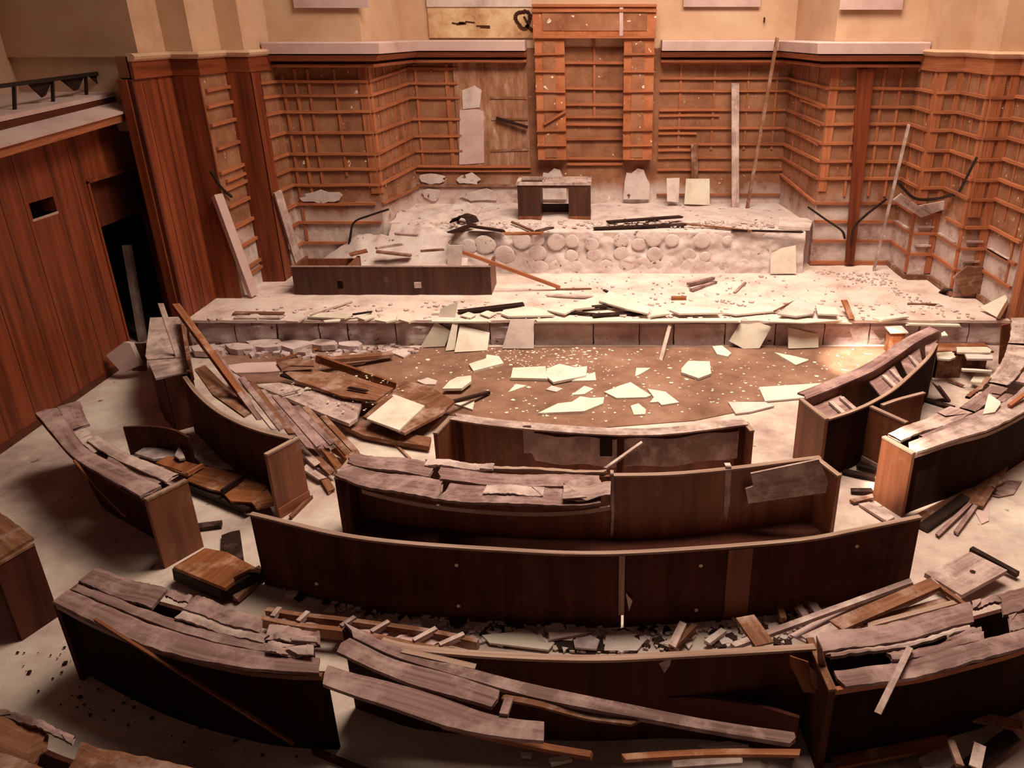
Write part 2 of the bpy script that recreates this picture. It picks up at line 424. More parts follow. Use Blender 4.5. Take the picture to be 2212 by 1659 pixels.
def sweep(name, pts, prof, mat, parent):
    rings = [miter(pts, o) for o, z in prof]; m = len(prof); n = len(pts); V = []; F = []; U = []; s = 0
    for i in range(n):
        if i: s += (rings[0][i]-rings[0][i-1]).length
        for k, (o, z) in enumerate(prof): V.append((rings[k][i].x, rings[k][i].y, z)); U.append((s, o+z))
    for i in range(n-1):
        for k in range(m): a = i*m+k; b = i*m+(k+1) % m; F.append((a, b, b+m, a+m))
    F.append(tuple(range(m-1, -1, -1))); F.append(tuple(range((n-1)*m, n*m)))
    return _link(name, V, F, mat, parent, U)
def batten(a, b, z, h=.05, d=.055, z2=None, mat='lath', name='batten', f0=0., f1=1.):
    a = Vector((a[0], a[1], z)); b = Vector((b[0], b[1], z if z2 is None else z2)); dd = b-a; a, b = a+dd*f0, a+dd*f1
    dd = (b-a).normalized(); nrm = Vector((dd.y, -dd.x, 0)).normalized()
    m = MB(); m.bar(a+nrm*d/2, b+nrm*d/2, d, h, seg=6)
    for v in m.V: v.z += .012*noise.noise(v*1.3)
    m.obj(name, mat, wb)
def stud(a, b, f, z0, z1, w=.05, d=.032, mat='lath', name='stud'):
    a = Vector((a[0], a[1], 0)); b = Vector((b[0], b[1], 0)); dd = (b-a).normalized(); nrm = Vector((dd.y, -dd.x, 0)); c = a+(b-a)*f
    m = MB(); m.bar((c.x+nrm.x*d/2, c.y+nrm.y*d/2, z0), (c.x+nrm.x*d/2, c.y+nrm.y*d/2, z1), w, d, up=nrm)
    m.obj(name, mat, wb)
sweep('wall_surface', plan, [(0, 0.), (0, 4.62), (-.18, 4.62), (-.18, 0.)], 'wall', wb)
zl = [zy(y, 16.3) for y in (176, 206, 241, 286, 332, 365, 399, 440, 480)]
zrl = [zy(y, 18.6) for y in (148, 180, 211, 257, 293, 326, 359)]
zr = [zy(y, 16.27) for y in (191, 231, 268, 309, 348, 385, 438, 478, 520)]
zrr = [zy(y, 18.6) for y in (169, 196, 237, 276, 311, 340, 376)]
# left: returns and front section
for i, z in enumerate(zl+[zy(524, 16.3)]):
    batten(LS[0], LS[1], z, f1=1 if i < 7 else (.94 if i == 7 else .98 if i == 8 else .62))
    batten(LZ[4], LZ[5], z+.02, z2=z, f0=.3); batten(LZ[2], LZ[3], z-.02, h=.055, f0=.03 if i % 3 else .1, f1=.97)
for i, z in enumerate((.78, 2.55)): batten(LZ[2], LZ[3], z, f0=.2)
for f, za, zb in ((.22, 1.9, 4.3), (.36, 2.1, 4.3), (.65, 2.3, 4.3), (.08, 1.0, 4.2)): stud(LS[0], LS[1], f, za, zb)
stud(LS[0], LS[1], .955, 1.95, 4.32, w=.17, d=.03, name='corner_board')
stud(LS[1], LS[2], .04, 1.95, 4.32, w=.12, d=.03, name='corner_board')
for i, (a, b) in enumerate(zip(zl, zrl)): batten(LS[1], LS[2], a, z2=b)
batten(LS[1], LS[2], zl[7], z2=zy(404, 18.6))
for f in (.2, .38, .56, .74, .9): stud(LS[1], LS[2], f, 2.2, 4.3, d=.02)
for z in zrl[:-1]: batten(LS[2], LS[3], z, f1=.42)
batten(LS[2], LS[3], zrl[-1]); batten(LS[2], LS[3], zy(369, 18.6), h=.03); batten(LS[2], LS[3], zy(400, 18.6), f1=.95, mat='oldboard')
stud(LS[2], LS[3], .07, 2.1, 4.3); stud(LS[2], LS[3], .33, 2.1, 4.3, w=.09)
for z, f0, f1, dz in ((zy(211, 18.6), .68, .99, 0), (zy(255, 18.6), .68, .99, -.02), (zy(332, 18.6), .66, .99, .10)): batten(LS[2], LS[3], z, z2=z+dz, f0=f0, f1=f1, mat='oldboard')
stud(LS[2], LS[3], .74, 3.0, 3.6, mat='oldboard')
p0, p1 = aty(1072, 255, 18.5), aty(1140, 275, 18.45)
m_ = MB(); m_.bar(p0, p1, .06, .06); m_.obj('loose_batten', 'darkboard', wb)
# right: recess, return, front section, zigzag
for z in zrr[:-1]: batten(RS[0], RS[1], z)
for y, f in ((137, 1), (249, .47), (288, .3), (324, .26), (366, 1), (420, 1)): batten(RS[0], RS[1], zy(y, 18.6), f1=f, h=.045)
for f in (.16, .42, .68, .9): stud(RS[0], RS[1], f, 2.5, 4.3, d=.025)
for a, b in zip(zr, zrr): batten(RS[1], RS[2], b, z2=a)
for f in (.25, .5, .75): stud(RS[1], RS[2], f, 2.0, 4.3, d=.02)
for y in (215, 250, 290): batten(RS[1], RS[2], zy(y, 17.3), z2=zy(y, 17.3)-.1, f0=.4, f1=.95, h=.035)
for i, z in enumerate(zr): batten(RS[2], RS[3], z)
batten(RS[2], RS[3], STG+.05, h=.08)
for f in (.33, .62, .82): stud(RS[2], RS[3], f, 1.9, 4.3)
stud(RS[2], RS[3], .055, 2.0, 4.32, w=.16, name='corner_board')
for k in range(5):
    a, b = RZ[k], RZ[k+1]
    zs = zr if k < 3 else [z for z in zr]
    for i, z in enumerate(zs): batten(a, b, z+(.02 if k == 4 else 0), f0=0 if not (k == 2 and i == 6) else .3)
    batten(a, b, STG+.06, h=.09, mat='oldboard')
    for y in ((490, 530) if k % 2 else (500,)): batten(a, b, zy(y, 15.2), h=.035, f0=.15, f1=.8, mat='dustboard')
for k, f, z0 in ((0, .3, 2.), (0, .75, 2.), (2, .25, 1.9), (2, .6, 2.4), (4, .4, 2.), (4, .8, 1.)): stud(RZ[k], RZ[k+1], f, z0, 4.3, d=.02)
for k, f, w in ((1, .16, .15), (1, .86, .12), (3, .25, .2), (3, .8, .16), (0, .96, .1), (2, .94, .1)): stud(RZ[k], RZ[k+1], f, 1.95 if f < .5 else .6, 4.3, w=w, name='corner_board')
# veneer left on the left zigzag
for x0, x1, y0, y1 in ((-7.26, -7.09, 12.84, 14.05), (-7.1, -6.64, 14.005, 14.05), (-6.66, -6.215, 15.055, 15.1), (-6.25, -6.215, 15.06, 15.52)):
    m_ = MB(); m_.box(x0, x1, y0, y1, STG, 4.32); m_.obj('veneer_panel', 'veneer', wb)
for y in (13.1, 13.55): stud((-7.1, 12.84), (-7.1, 14.05), (y-12.84)/1.21, STG, 4.3, w=.014, d=.016, mat='veneer_dark', name='veneer_strip')
m_ = MB(); m_.box(-7.28, -7.15, 12.76, 12.86, 0.0, 4.3); m_.obj('wing_lining', 'veneer', wb)
m_ = MB(); m_.box(-7.15, -7.085, 12.80, 12.86, 0.0, 4.3); m_.obj('wing_joint', 'veneer_dark', wb)
# bare, streaked plaster beside the portal
m_ = MB(); m_.box(at(985, 240, 1).x and aty(985, 240, 18.57).x, -1.63, 18.565, 18.6, 2.12, 4.33); m_.obj('bare_plaster', 'streak', wb)
q = [aty(x, y, 18.55) for x, y in ((993, 238), (1028, 236), (1044, 240), (1046, 352), (992, 356))]
m_ = MB(); m_.prism(q, .03); m_.obj('pale_patch', 'fascia', wb)
q = [aty(x, y, 18.55) for x, y in ((998, 195), (1025, 185), (1040, 195), (1036, 232), (1000, 236))]
m_ = MB(); m_.prism(q, .02); m_.obj('pale_patch', 'slab2', wb)
for (x0, y0, x1, y1) in ((905, 375, 960, 398), (990, 375, 1035, 400), (655, 412, 740, 440), (1000, 408, 1080, 436), (915, 405, 955, 432)):
    yy = 18.55 if x0 > 850 else 16.25
    q = [aty((x0+x1)/2+(x1-x0)/2*math.cos(k/15*6.283)*(1+random.uniform(-.25, .25)), (y0+y1)/2+(y1-y0)/2*math.sin(k/15*6.283)*(1+random.uniform(-.3, .3)), yy) for k in range(15)]
    m_ = MB(); m_.prism(q, .015); m_.obj('pale_patch', 'rubble', wb)
# cornice and cap mouldings
tr = thing('trim_1', 'stepped cornice with mauve fascia over the back wall', None, (0, 18.6, 4.3), kind='structure')
for pts in (LS, RS):
    sweep('fascia', pts, [(-.02, 4.78), (.40, 4.78), (.46, 4.755), (.44, 4.575), (-.02, 4.575)], 'fascia', tr)
    sweep('cove', pts, [(-.02, 4.55), (.38, 4.55), (.36, 4.50), (.30, 4.445), (-.02, 4.44)], 'lath', tr)
    sweep('strip', pts, [(-.02, 4.39), (.24, 4.39), (.25, 4.36), (.24, 4.335), (-.02, 4.335)], 'lath', tr)
tr2 = thing('trim_2', 'thin cream cap moulding over wooden frieze', None, (0, 15, 4.3), kind='structure')
for pts in (LZ, RZ):
    sweep('cap_moulding', pts, [(-.02, 4.66), (.08, 4.66), (.12, 4.62), (.10, 4.58), (.06, 4.55), (-.02, 4.55)], 'cream', tr2)
    sweep('frieze', pts, [(-.02, 4.55), (.05, 4.55), (.05, 4.30), (-.02, 4.30)], 'veneer' if pts is LZ else 'lath', tr2)
# cream upper wall
wu = thing('wall_back_upper', 'plain cream upper wall above the cornice', None, (0, 18.7, 4.6), kind='structure')
mb = MB(); mb.box(-9.4, -7.3, 13.3, 13.5, 3.5, 4.7); mb.obj('gallery_end', 'cream', wu)
sweep('upper_surface', [(-9.2, 13.2), (-7.1, 13.2)]+LZ[1:]+LS[1:]+MID[1:]+RS[1:]+RZ[1:]+[(6.92, 8)], [(-.03, 4.60), (-.03, 7.6), (-.2, 7.6), (-.2, 4.60)], 'cream', wu)
def relief(px0, px1, Y, z0, z1, d, mat='cream', name='pilaster_strip'):
    a, b = aty(px0, 40, Y).x, aty(px1, 40, Y).x; m = MB(); m.box(a, b, Y-d, Y, z0, z1); m.obj(name, mat, wu)
relief(640, 800, 16.27, 5.35, 7, .03, 'fascia', 'frame_strip'); relief(1810, 1945, 16.24, 5.32, 7, .03, 'fascia', 'frame_strip')
relief(1475, 1640, 18.57, 5.42, 7, .03, 'fascia', 'frame_strip')
relief(925, 1150, 18.6, 4.82, 5.42, .02, 'stain', 'stained_panel'); relief(925, 1150, 18.6, 5.42, 5.6, .05, 'slab2', 'frame_strip')
for p in (345, 355): pass
m_ = MB()
for k in range(26):                                  # burnt ring with a tail beside the portal
    a0 = k/26*6.2832; c = aty(1130, 42, 18.575)
    a1 = (k+1.2)/26*6.2832; r = .15+.02*math.sin(3*a0); w = .075+.04*noise.noise(Vector((k*.7, 0, 0)))
    m_.bar(c+Vector((r*math.cos(a0), 0, r*1.1*math.sin(a0))), c+Vector((r*math.cos(a1), 0, r*1.1*math.sin(a1))), .012, w, up=Vector((math.cos(a0), 0, math.sin(a0))))
c = aty(1130, 42, 18.575)
m_.bar(c+Vector((.06, 0, -.10)), c+Vector((.20, 0, -.23)), .012, .07)
m_.bar(c+Vector((.02, 0, .06)), c+Vector((.08, 0, -.06)), .012, .045)
m_.obj('burnt_mark', 'soot', wu)
for k in range(7):
    p = aty(995+random.uniform(-25, 45), 50+random.uniform(-6, 8), 18.578); m_ = MB(); m_.bar(p, p+Vector((random.uniform(.1, .3), 0, random.uniform(-.02, .03))), .008, random.uniform(.02, .06)); m_.obj('burnt_mark', 'soot', wu)
p = aty(1651, 43, 18.58); m_ = MB(); m_.bar(p+Vector((0, 0, -.05)), p+Vector((0, 0, .05)), .02, .09); m_.obj('dark_hole', 'soot', wu)
# portal
po = thing('trim_3', 'tall orange plaster portal in the middle of the back wall', None, (-.17, 18.4, 2.3), kind='structure')
X = [aty(x, 200, 18.35).x for x in (1158, 1221, 1347, 1411)]
zt = zy(12, 18.35); zm = zy(82, 18.35); zb = zy(345, 18.35)
M['brownplaster'] = mottled('brown_plaster', [(.28, ob(122, 66, 42)), (.5, ob(160, 96, 62)), (.75, ob(184, 120, 82))], 1.8, 10, specks=ob(240, 205, 165), sp=(.665, .70), sp_scale=9)
M['portal'] = mottled('orange_plaster', [(.25, ob(140, 74, 42)), (.5, ob(186, 102, 60)), (.8, ob(200, 124, 82))], 2.4, 9, specks=ob(245, 210, 170), sp=(.675, .71), sp_scale=9)
for a, b in ((X[0], X[1]), (X[2], X[3])):
    m_ = MB(); m_.box(a, b, 18.33, 18.62, zb, zm); m_.obj('pilaster', 'portal', po)
    m_ = MB(); m_.box(a+.17, b-.2, 18.315, 18.34, zb+.05, zm-.06); m_.obj('pilaster_infill', 'brownplaster', po)
    for y in (118, 154, 198, 238, 282, 315): zz = zy(y, 18.3)+random.uniform(-.01, .01); m_ = MB(); m_.bar((a-.01, 18.30, zz), (b+.01, 18.30, zz+random.uniform(-.02, .02)), .06, .035); m_.obj('batten', 'lath', po)
m_ = MB(); m_.box(X[0]-.02, X[3]+.02, 18.30, 18.62, zm, zt); m_.obj('lintel', 'portal', po)
m_ = MB(); m_.box(X[0]+.18, X[3]-.17, 18.285, 18.31, zm+.14, zt-.12); m_.obj('lintel_infill', 'brownplaster', po)
for z in (zt, zm+.02, zt-.1): m_ = MB(); m_.bar((X[0]-.03, 18.28, z), (X[3]+.03, 18.28, z), .05, .05); m_.obj('batten', 'lath', po)
m_ = MB(); m_.box(*[aty(x, 40, 18.28).x for x in (1338, 1346)], 18.27, 18.30, zm, zt+.02); m_.obj('pale_strip', 'fascia', po)
for y in (135, 190, 225, 252, 268, 300, 342, 354): m_ = MB(); z = zy(y, 18.6); m_.bar((X[1], 18.57, z), (X[2], 18.57, z+random.uniform(-.015, .015)), .07, .05); m_.obj('batten', 'lath', po)
m_ = MB(); xx = aty(1284, 200, 18.58).x; m_.bar((xx, 18.58, zy(250, 18.6)), (xx, 18.58, zm), .05, .04, up=Vector((0, -1, 0))); m_.obj('stud', 'lath', po)
m_ = MB(); m_.bar(aty(1175, 268, 18.28), aty(1222, 240, 18.28), .05, .05); m_.obj('loose_batten', 'lath', po)
for a, b in ((X[0], X[1]), (X[2], X[3])):
    m_ = MB(); m_.prism([(a+.02, 18.5, 1.4), (b-.02, 18.5, 1.4), (b-.02, 18.5, 1.75), (b-.10, 18.5, 1.9), (b-.16, 18.5, 2.06), (b-.3, 18.5, 2.1), (a+.32, 18.5, 2.08), (a+.2, 18.5, 1.98), (a+.09, 18.5, 2.0), (a+.05, 18.5, 1.8)], .12); m_.obj('bared_footing', 'rubble', po)
# --- left wall with door, slot, cornice and gallery
wlft = thing('wall_left', 'red veneered left wall with a dark doorway', None, (-7.75, 8, 0), kind='structure')
mb = MB()
DY0, DY1, DZ = 12.16, 13.80, 2.90; SY0, SY1, SZ0, SZ1 = 10.81, 11.33, 2.63, 2.84
for y0, y1, z0, z1 in ((.5, SY0, 0, 3.9), (SY0, SY1, 0, SZ0), (SY0, SY1, SZ1, 3.9), (SY1, DY0, 0, 3.9), (DY0, DY1, DZ, 3.9), (DY1, 14.3, 0, 3.9)): mb.box(-7.98, -7.75, y0, y1, z0, z1)
mb.obj('veneer_surface', 'veneer', wlft)
for y in (9.2, 9.75, 10.3, 10.72, 11.42, 11.9): m_ = MB(); m_.box(-7.76, -7.746, y, y+.014, 0.12, 3.6); m_.obj('panel_joint', 'veneer_dark', wlft)
m_ = MB(); m_.box(-7.97, -7.748, SY0-.02, SY1+.02, SZ0-.035, SZ0); m_.obj('slot_sill', 'edge', wlft)
m_ = MB(); m_.box(-7.775, -7.738, .5, 12.1, 0, .10); S(m_.obj('baseboard_left', 'veneer_dark'))
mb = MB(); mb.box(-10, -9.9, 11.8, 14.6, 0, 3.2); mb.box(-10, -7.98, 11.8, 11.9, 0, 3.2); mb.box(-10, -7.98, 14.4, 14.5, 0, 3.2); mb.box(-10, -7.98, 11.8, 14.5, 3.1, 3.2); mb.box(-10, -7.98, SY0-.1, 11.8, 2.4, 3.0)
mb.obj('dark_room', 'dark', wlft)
dr = thing('door_1', 'doorway with dark transom panel and wooden lining', None, (-7.8, 12.95, 0), kind='structure')
m_ = MB(); m_.box(-7.95, -7.90, DY0, DY1, 2.14, DZ); m_.obj('transom_panel', 'veneer_dark', dr)
m_ = MB(); m_.box(-7.97, -7.73, DY0-.02, DY0+.03, 0, DZ); m_.obj('door_lining', 'veneer', dr)
m_ = MB(); m_.box(-7.97, -7.73, DY0-.02, DY1, DZ-.03, DZ+.02); m_.obj('door_head', 'veneer', dr)
tag(plank('timber_post', None, None, atx(310, 742, -8.06), atx(274, 530, -8.06), .16, .08, 'dustboard', up=Vector((1, 0, 0))), 'grey timber post standing in the dark doorway of the left wall', 'post')
tc_ = thing('trim_4', 'stepped cornice ledge over the left wall', None, (-7.5, 8, 3.6), kind='structure')
def ext(a, b, k=-.9): return (a[0]+(b[0]-a[0])*k, a[1]+(b[1]-a[1])*k)
def ledge(name, a, b, Xa, c, d, Xc, t, mat):           # a,b along the wall side, c,d along the outer edge
    P = [atx(*ext(a, b), Xa), atx(*b, Xa), atx(*d, Xc), atx(*ext(c, d), Xc)]
    m = MB(); m.prism(P, t); m.obj(name, mat, tc_)
ledge('ledge', (0, 277), (312, 204), -7.72, (0, 316), (335, 220), -7.30, .03, 'fascia')
ledge('ledge_edge', (0, 284), (312, 208), -7.72, (0, 319), (334, 223), -7.34, .13, 'lath')
ledge('upper_step', (0, 246), (288, 186), -7.80, (0, 252), (290, 190), -7.66, .06, 'fascia')
ledge('step_riser', (0, 255), (290, 192), -7.80, (0, 258), (290, 194), -7.68, .2, 'veneer_dark')
ga = thing('floor_gallery', 'narrow gallery floor behind the railing', None, (-8.4, 8, 3.8), kind='structure')
P = [atx(*ext((0, 246), (288, 186)), -7.8), atx(288, 186, -7.8)]; P += [Vector((-9.4, P[1].y, P[1].z)), Vector((-9.4, P[0].y, P[0].z))]
m_ = MB(); m_.prism(P, .1); m_.obj('gallery_slab', 'fascia', ga)
wg = thing('wall_left_upper', 'cream gallery wall over the left side', None, (-9.2, 8, 3.6), kind='structure')
mb = MB(); mb.box(-9.45, -9.2, 1, 13.4, 3.4, 7.6); M['cream_lifted'] = mottled('lightened_pink_cream', [(.2, ob(236, 188, 152)), (.5, ob(252, 214, 178)), (.8, ob(255, 226, 194))], .8, 8, rough=.8, bump=.12)  # gallery cream made lighter to stand in for light missing there
mb.obj('upper_surface', 'cream_lifted', wg)
mb = MB(); mb.box(-9.2, -9.17, 1, 13.3, 4.97, 5.0); mb.obj('moulding', 'stain', wg)
for y in (10.6, 12.2): mb = MB(); mb.box(-9.2, -9.15, y, y+.22, 5.0, 7.6); mb.obj('pilaster_strip', 'fascia', wg)
mb = MB(); mb.box(-9.2, -9.16, 12.75, 13.3, 3.9, 7.6); mb.obj('pilaster_strip', 'cream', wg)
p = atx(270, 190, -7.7); mb = MB(); mb.box(-7.95, -7.62, p.y-.25, p.y+.3, p.z-.05, p.z+.36); mb.obj('end_pier', 'cream', wg)
ra = thing('gallery_railing', 'low dark gallery railing along the top of the left wall', 'railing', (-7.9, 10, 3.9))
a, b = atx(*ext((0, 186), (252, 153)), -7.88), atx(252, 153, -7.88)
m_ = MB(); m_.bar(a, b, .05, .05); m_.obj('handrail', 'metal', ra)
for x in (-215, -130, -45, 32, 115, 187, 235):
    f = (x-0)/252.; yt = 186+(153-186)*f; yb = 246+(186-246)*(x/288.)
    m_ = MB(); m_.bar(atx(x, yb+2, -7.88), atx(x-2, yt, -7.88), .04, .03, up=Vector((0, 1, 0))); m_.obj('baluster', 'metal', ra)
for x0, x1 in ((60, 112), (130, 182), (192, 230)):
    f = x0/252.; y0 = 186-33*f; yb = 246-60*(x1/288.)
    P = [atx(x0, y0+2, -7.9), atx(x1, 186-33*x1/252.+2, -7.9), atx((x0+x1)/2+14, (y0+yb)/2+5, -7.9), atx((x0+x1)/2+6, yb-12, -7.9)]
    m_ = MB(); m_.prism(P, .02); m_.obj('infill_fragment', 'darkboard', ra)
# right wall: only its corner post shows past the zigzag
wr = thing('wall_right', 'right hand wall beside the stage', None, (7.8, 8, 0), kind='structure')
mb = MB(); mb.box(7.75, 7.95, .5, 13.2, 0, 4.6); mb.box(6.95, 7.95, 13.0, 13.15, 0, 4.6); mb.obj('wall_surface', 'wall', wr)
p = aty(2185, 640, 12.95); mb = MB(); mb.box(p.x-.02, p.x+.16, 12.7, 13.0, .45, 4.3); mb.obj('corner_post', 'lath', wr)
mb = MB(); mb.box(7.75, 7.95, .5, 13.2, 4.6, 7.6); S(mb.obj('wall_right_upper', 'cream'))

# ================================================================== BENCHES
def bench(name, label, cat, px_line, group='curved hall benches'):
    L = spline(wl(px_line, DT), 40); p = L[len(L)//2]
    return thing(name, label, cat, (p.x, p.y, 0), group), L
def hang(parent, F_, pts):                       # loose edge trim hanging down along the seat side of a bench
    O = offs(F_, .03); out = []
    for x, y in pts:
        d = ray(x, y); r = d.x/d.y; q = min((lerpl(O, i/600.) for i in range(601)), key=lambda p: abs(p.x/p.y-r)); t = q.y/d.y
        out.append(Vector((d.x*t, q.y, CH+d.z*t)))
    Q = spline(out, 20); m = MB()
    for a, b in zip(Q, Q[1:]): m.bar(a, b+(b-a)*.05, .022, .022)
    m.obj('hanging_trim', 'seatboard', parent)
# every line runs left to right, so its right-hand side is the camera (seat) side
# 1 innermost middle bench: desktop gone, inner face bared
b1, L = bench('curved_bench', 'innermost middle curved bench, desktop gone, pale scraps of board on its bare inner face', 'bench', [(975, 899), (1100, 918), (1300, 931), (1450, 930), (1616, 911)])
upright(b1, L, 0, .80, .035, 'panel_lit'); cap(b1, L, .80, .05, .02, 'dustboard')
board(b1, offs(L, -.07), offs(L, .10), .0, 1., 0, 1, .835, .02, 'dustboard', 'ledge', .03, .008)
for s0, s1, r in ((.26, .565, .03), (.585, .97, .03)):
    Q = cut(L, s0, s1); rr = ribbon(offs(Q, .05), offs(Q, .065), .40, .76, 'dustboard', 'scrap_board', b1, zj=[.0+.05*math.sin(i*.5)*.3+(.10 if i < 3 and s0 < .3 else 0) for i in range(len(Q))])
for s in (.03, .57, .97): c = lerpl(L, s); upright(b1, [c+Vector((-.03, -.04, 0)), c+Vector((.03, -.04, 0))], 0, .8, .03, 'panel', 'brace')
endpanel(b1, at(936, 935, DT), at(971, 899, DT)); endpanel(b1, at(1614, 912, DT), at(1629, 930, DT))
m_ = MB(); m_.box(*(lambda c: (c.x-.1, c.x+.04, c.y-.1, c.y-.02))(lerpl(L, .535)), .55, .79); m_.obj('bracket', 'darkboard', b1)
# 2 second middle bench
b2, L = bench('curved_bench', 'second middle bench, splintered grey desktop on its left half, bare panel on its right', 'bench', [(757, 983), (900, 1000), (1100, 1017), (1316, 1022), (1500, 1016), (1770, 984)])
upright(b2, L, 0, .80, .035, 'panel_lit'); cap(b2, cut(L, .555, 1.), .80, .06, .02, 'edge')
ribbon(offs(L, .05), offs(L, .50), .002, .04, 'panel', 'underdesk_shade', b2)  # dark sheet added as the shade on the floor beneath the desktop
F_ = spline(wl([(722, 1030), (800, 1053), (930, 1076), (1108, 1091), (1235, 1092), (1318, 1084)], DT), 40); Bk = cut(L, 0, .555, 40)
board(b2, Bk, F_, 0, .36, -.06, .40, .835, .025, 'top'); board(b2, Bk, F_, .30, .58, -.08, .12, .86, .025, 'dustboard', rag=.06)
board(b2, Bk, F_, .37, .98, .12, .48, .835, .025, 'top', rag=.08); board(b2, Bk, F_, 0, .42, .47, 1., .83, .03, 'top', rag=.05)
board(b2, Bk, F_, .41, .99, .52, 1., .83, .03, 'top', rag=.06); board(b2, Bk, F_, .45, .99, -.05, .03, .85, .03, 'edge', rag=.02)
board(b2, Bk, F_, .56, .78, .55, .8, .862, .012, 'dustboard', 'loose_sliver', .12, .01); board(b2, Bk, F_, .83, 1.08, .50, .95, .87, .012, 'dustboard', 'loose_sliver', .12, .02)
Q = cut(F_, .12, 1.0); ribbon(offs(Q, -.03), offs(Q, -.005), .72, .765, 'edge', 'front_moulding', b2, zj=[-.03*math.sin(math.pi*i/24) for i in range(25)])
endpanel(b2, at(722, 1032, DT), at(757, 984, DT), mat='panel'); endpanel(b2, at(1771, 990, DT), at(1818, 1026, DT))
slab('hanging_board', None, None, [aty(x, y, 7.15+(.06 if y > 1040 else 0)) for x, y in ((1622, 1023), (1768, 990), (1798, 1060), (1700, 1074), (1616, 1087), (1609, 1052), (1626, 1046))], .02, 'dustboard', parent=b2)
for x0, y0, x1, y1, w in ((1572, 1006, 1566, 1165, .06), (1322, 1022, 1326, 1165, .035)):
    c = at(x0, y0, .825); c0 = at(x0, y0+4, .825)
    m_ = MB(); m_.bar(c+Vector((0, .05, 0)), c+Vector((0, -.05, .02)), w, .012); m_.bar(c+Vector((0, -.05, .02)), c+Vector((.01, -.06, -.45)), w, .012, up=Vector((0, 1, 0))); m_.bar(c+Vector((.01, -.06, -.45)), c+Vector((.0, -.03, -.76)), w*.8, .012, up=Vector((0, 1, 0)))
    m_.obj('hanging_strip', 'dustboard', b2)
# 3 the long third bench: dark front with brass dots
b3, L = bench('curved_bench', 'longest middle bench, bare dark panel with pale top edge and a split seam', 'bench', [(545, 1106), (780, 1158), (1100, 1184), (1335, 1190), (1700, 1165), (1850, 1140), (1985, 1112)])
upright(b3, cut(L, 0, .553, 30), 0, .80, .035, 'panel'); upright(b3, cut(L, .557, 1, 30), 0, .80, .035, 'panel'); cap(b3, L, .80, .05, .022, 'edge')
Q = cut(L, .70, .735, 4); ribbon(offs(Q, .036), offs(Q, .045), .02, .79, 'panel_lit', 'lap_strip', b3, ua=False)
Q = cut(L, .549, .557, 3); ribbon(offs(Q, .036), offs(Q, .05), .15, .80, 'edge', 'seam_strip', b3, ua=False)
c = at(1347, 1275, .4); m_ = MB(); p = lerpl(L, .561); m_.prism([p+Vector((-.01, -.06, -.42)), p+Vector((.05, -.065, -.50)), p+Vector((.02, -.06, -.62))], .01); m_.obj('splinter', 'dustboard', b3)
for x, y in ((684, 1261), (985, 1221), (991, 1309), (1512, 1222), (1504, 1318), (1850, 1180)):
    f = None; best = 9e9
    for i in range(401):
        q = lerpl(offs(L, .038), i/400.); d = ray(x, y); t = q.y/d.y; e = abs(d.x*t-q.x)
        if e < best: best = e; P_ = Vector((q.x, q.y-.004, CH+d.z*t))
    m_ = MB(); n = 8; m_.prism([P_+Vector((.018*math.cos(k/n*6.283), 0, .018*math.sin(k/n*6.283))) for k in range(n)], .012); m_.obj('screw_cap', 'screw', b3)
# 4 left, inner row
b4, L = bench('curved_bench', 'curved bench at the left beside the plank heap, bare dark panel and end panel', 'bench', [(403, 812), (430, 847), (470, 882), (520, 910), (575, 930), (637, 945)])
upright(b4, L, 0, .80, .04, 'panel'); cap(b4, L, .80, .055, .022, 'edge')
e4 = endpanel(b4, at(570, 980, DT), at(640, 943, DT)); 
a, b = at(570, 980, DT), at(640, 943, DT); d = (b-a).normalized(); n = Vector((d.y, -d.x, 0)); Q = [Vector((a.x, a.y, 0)), Vector((b.x, b.y, 0))]
ribbon(offs(spline(Q, 4), .045), offs(spline(Q, 4), .06), 0.0, .13, 'panel_lit', 'plinth', e4)
m_ = MB(); p = at(402, 815, DT); m_.bar((p.x, p.y-.03, .01), (p.x, p.y-.03, .8), .05, .04, up=Vector((0, 1, 0))); m_.obj('end_post', 'panel_lit', b4)
# 5 tail of that row with its desktop still on
q5 = wl([(324, 686), (388, 684), (406, 803), (336, 817), (314, 769)], DT)
b5 = thing('bench_section', 'short bench piece with dusty tilted desktop in front of the left doorway', 'bench', (q5[3].x, q5[3].y, 0))
cc = sum(q5, Vector())/5
q = wl([(324, 686), (388, 684), (400, 760), (402, 770), (318, 776), (314, 769)], DT); m_ = MB(); m_.prism(q, .03); m_.obj('desktop_board', 'dustboard', b5)
q = wl([(319, 779), (402, 772), (406, 803), (336, 817)], .80); m_ = MB(); m_.prism(q, .03); m_.obj('desktop_board', 'dustboard', b5)
q = [Vector((p.x, p.y, 0)) for p in (q5[3], q5[2])]; upright(b5, spline([q[0]+Vector((.05, .1, 0)), q[1]+Vector((-.02, .1, 0))], 3), 0, .78, .03, 'panel')
upright(b5, spline([Vector((q5[2].x-.04, q5[2].y+.1, 0)), Vector((q5[1].x-.05, q5[1].y-.1, 0))], 3), 0, .78, .03, 'panel', 'side_panel')
upright(b5, spline([Vector((q5[0].x+.08, q5[0].y-.1, 0)), Vector((q5[4].x+.06, q5[4].y, 0)), Vector((q5[3].x+.06, q5[3].y+.12, 0))], 6), 0, .78, .03, 'panel', 'side_panel')
q = [at(389, 690, .82), at(400, 695, .84), at(408, 800, .86), at(404, 803, .84)]; m_ = MB(); m_.prism(q, .03); m_.obj('lifted_strip', 'oldboard', b5)
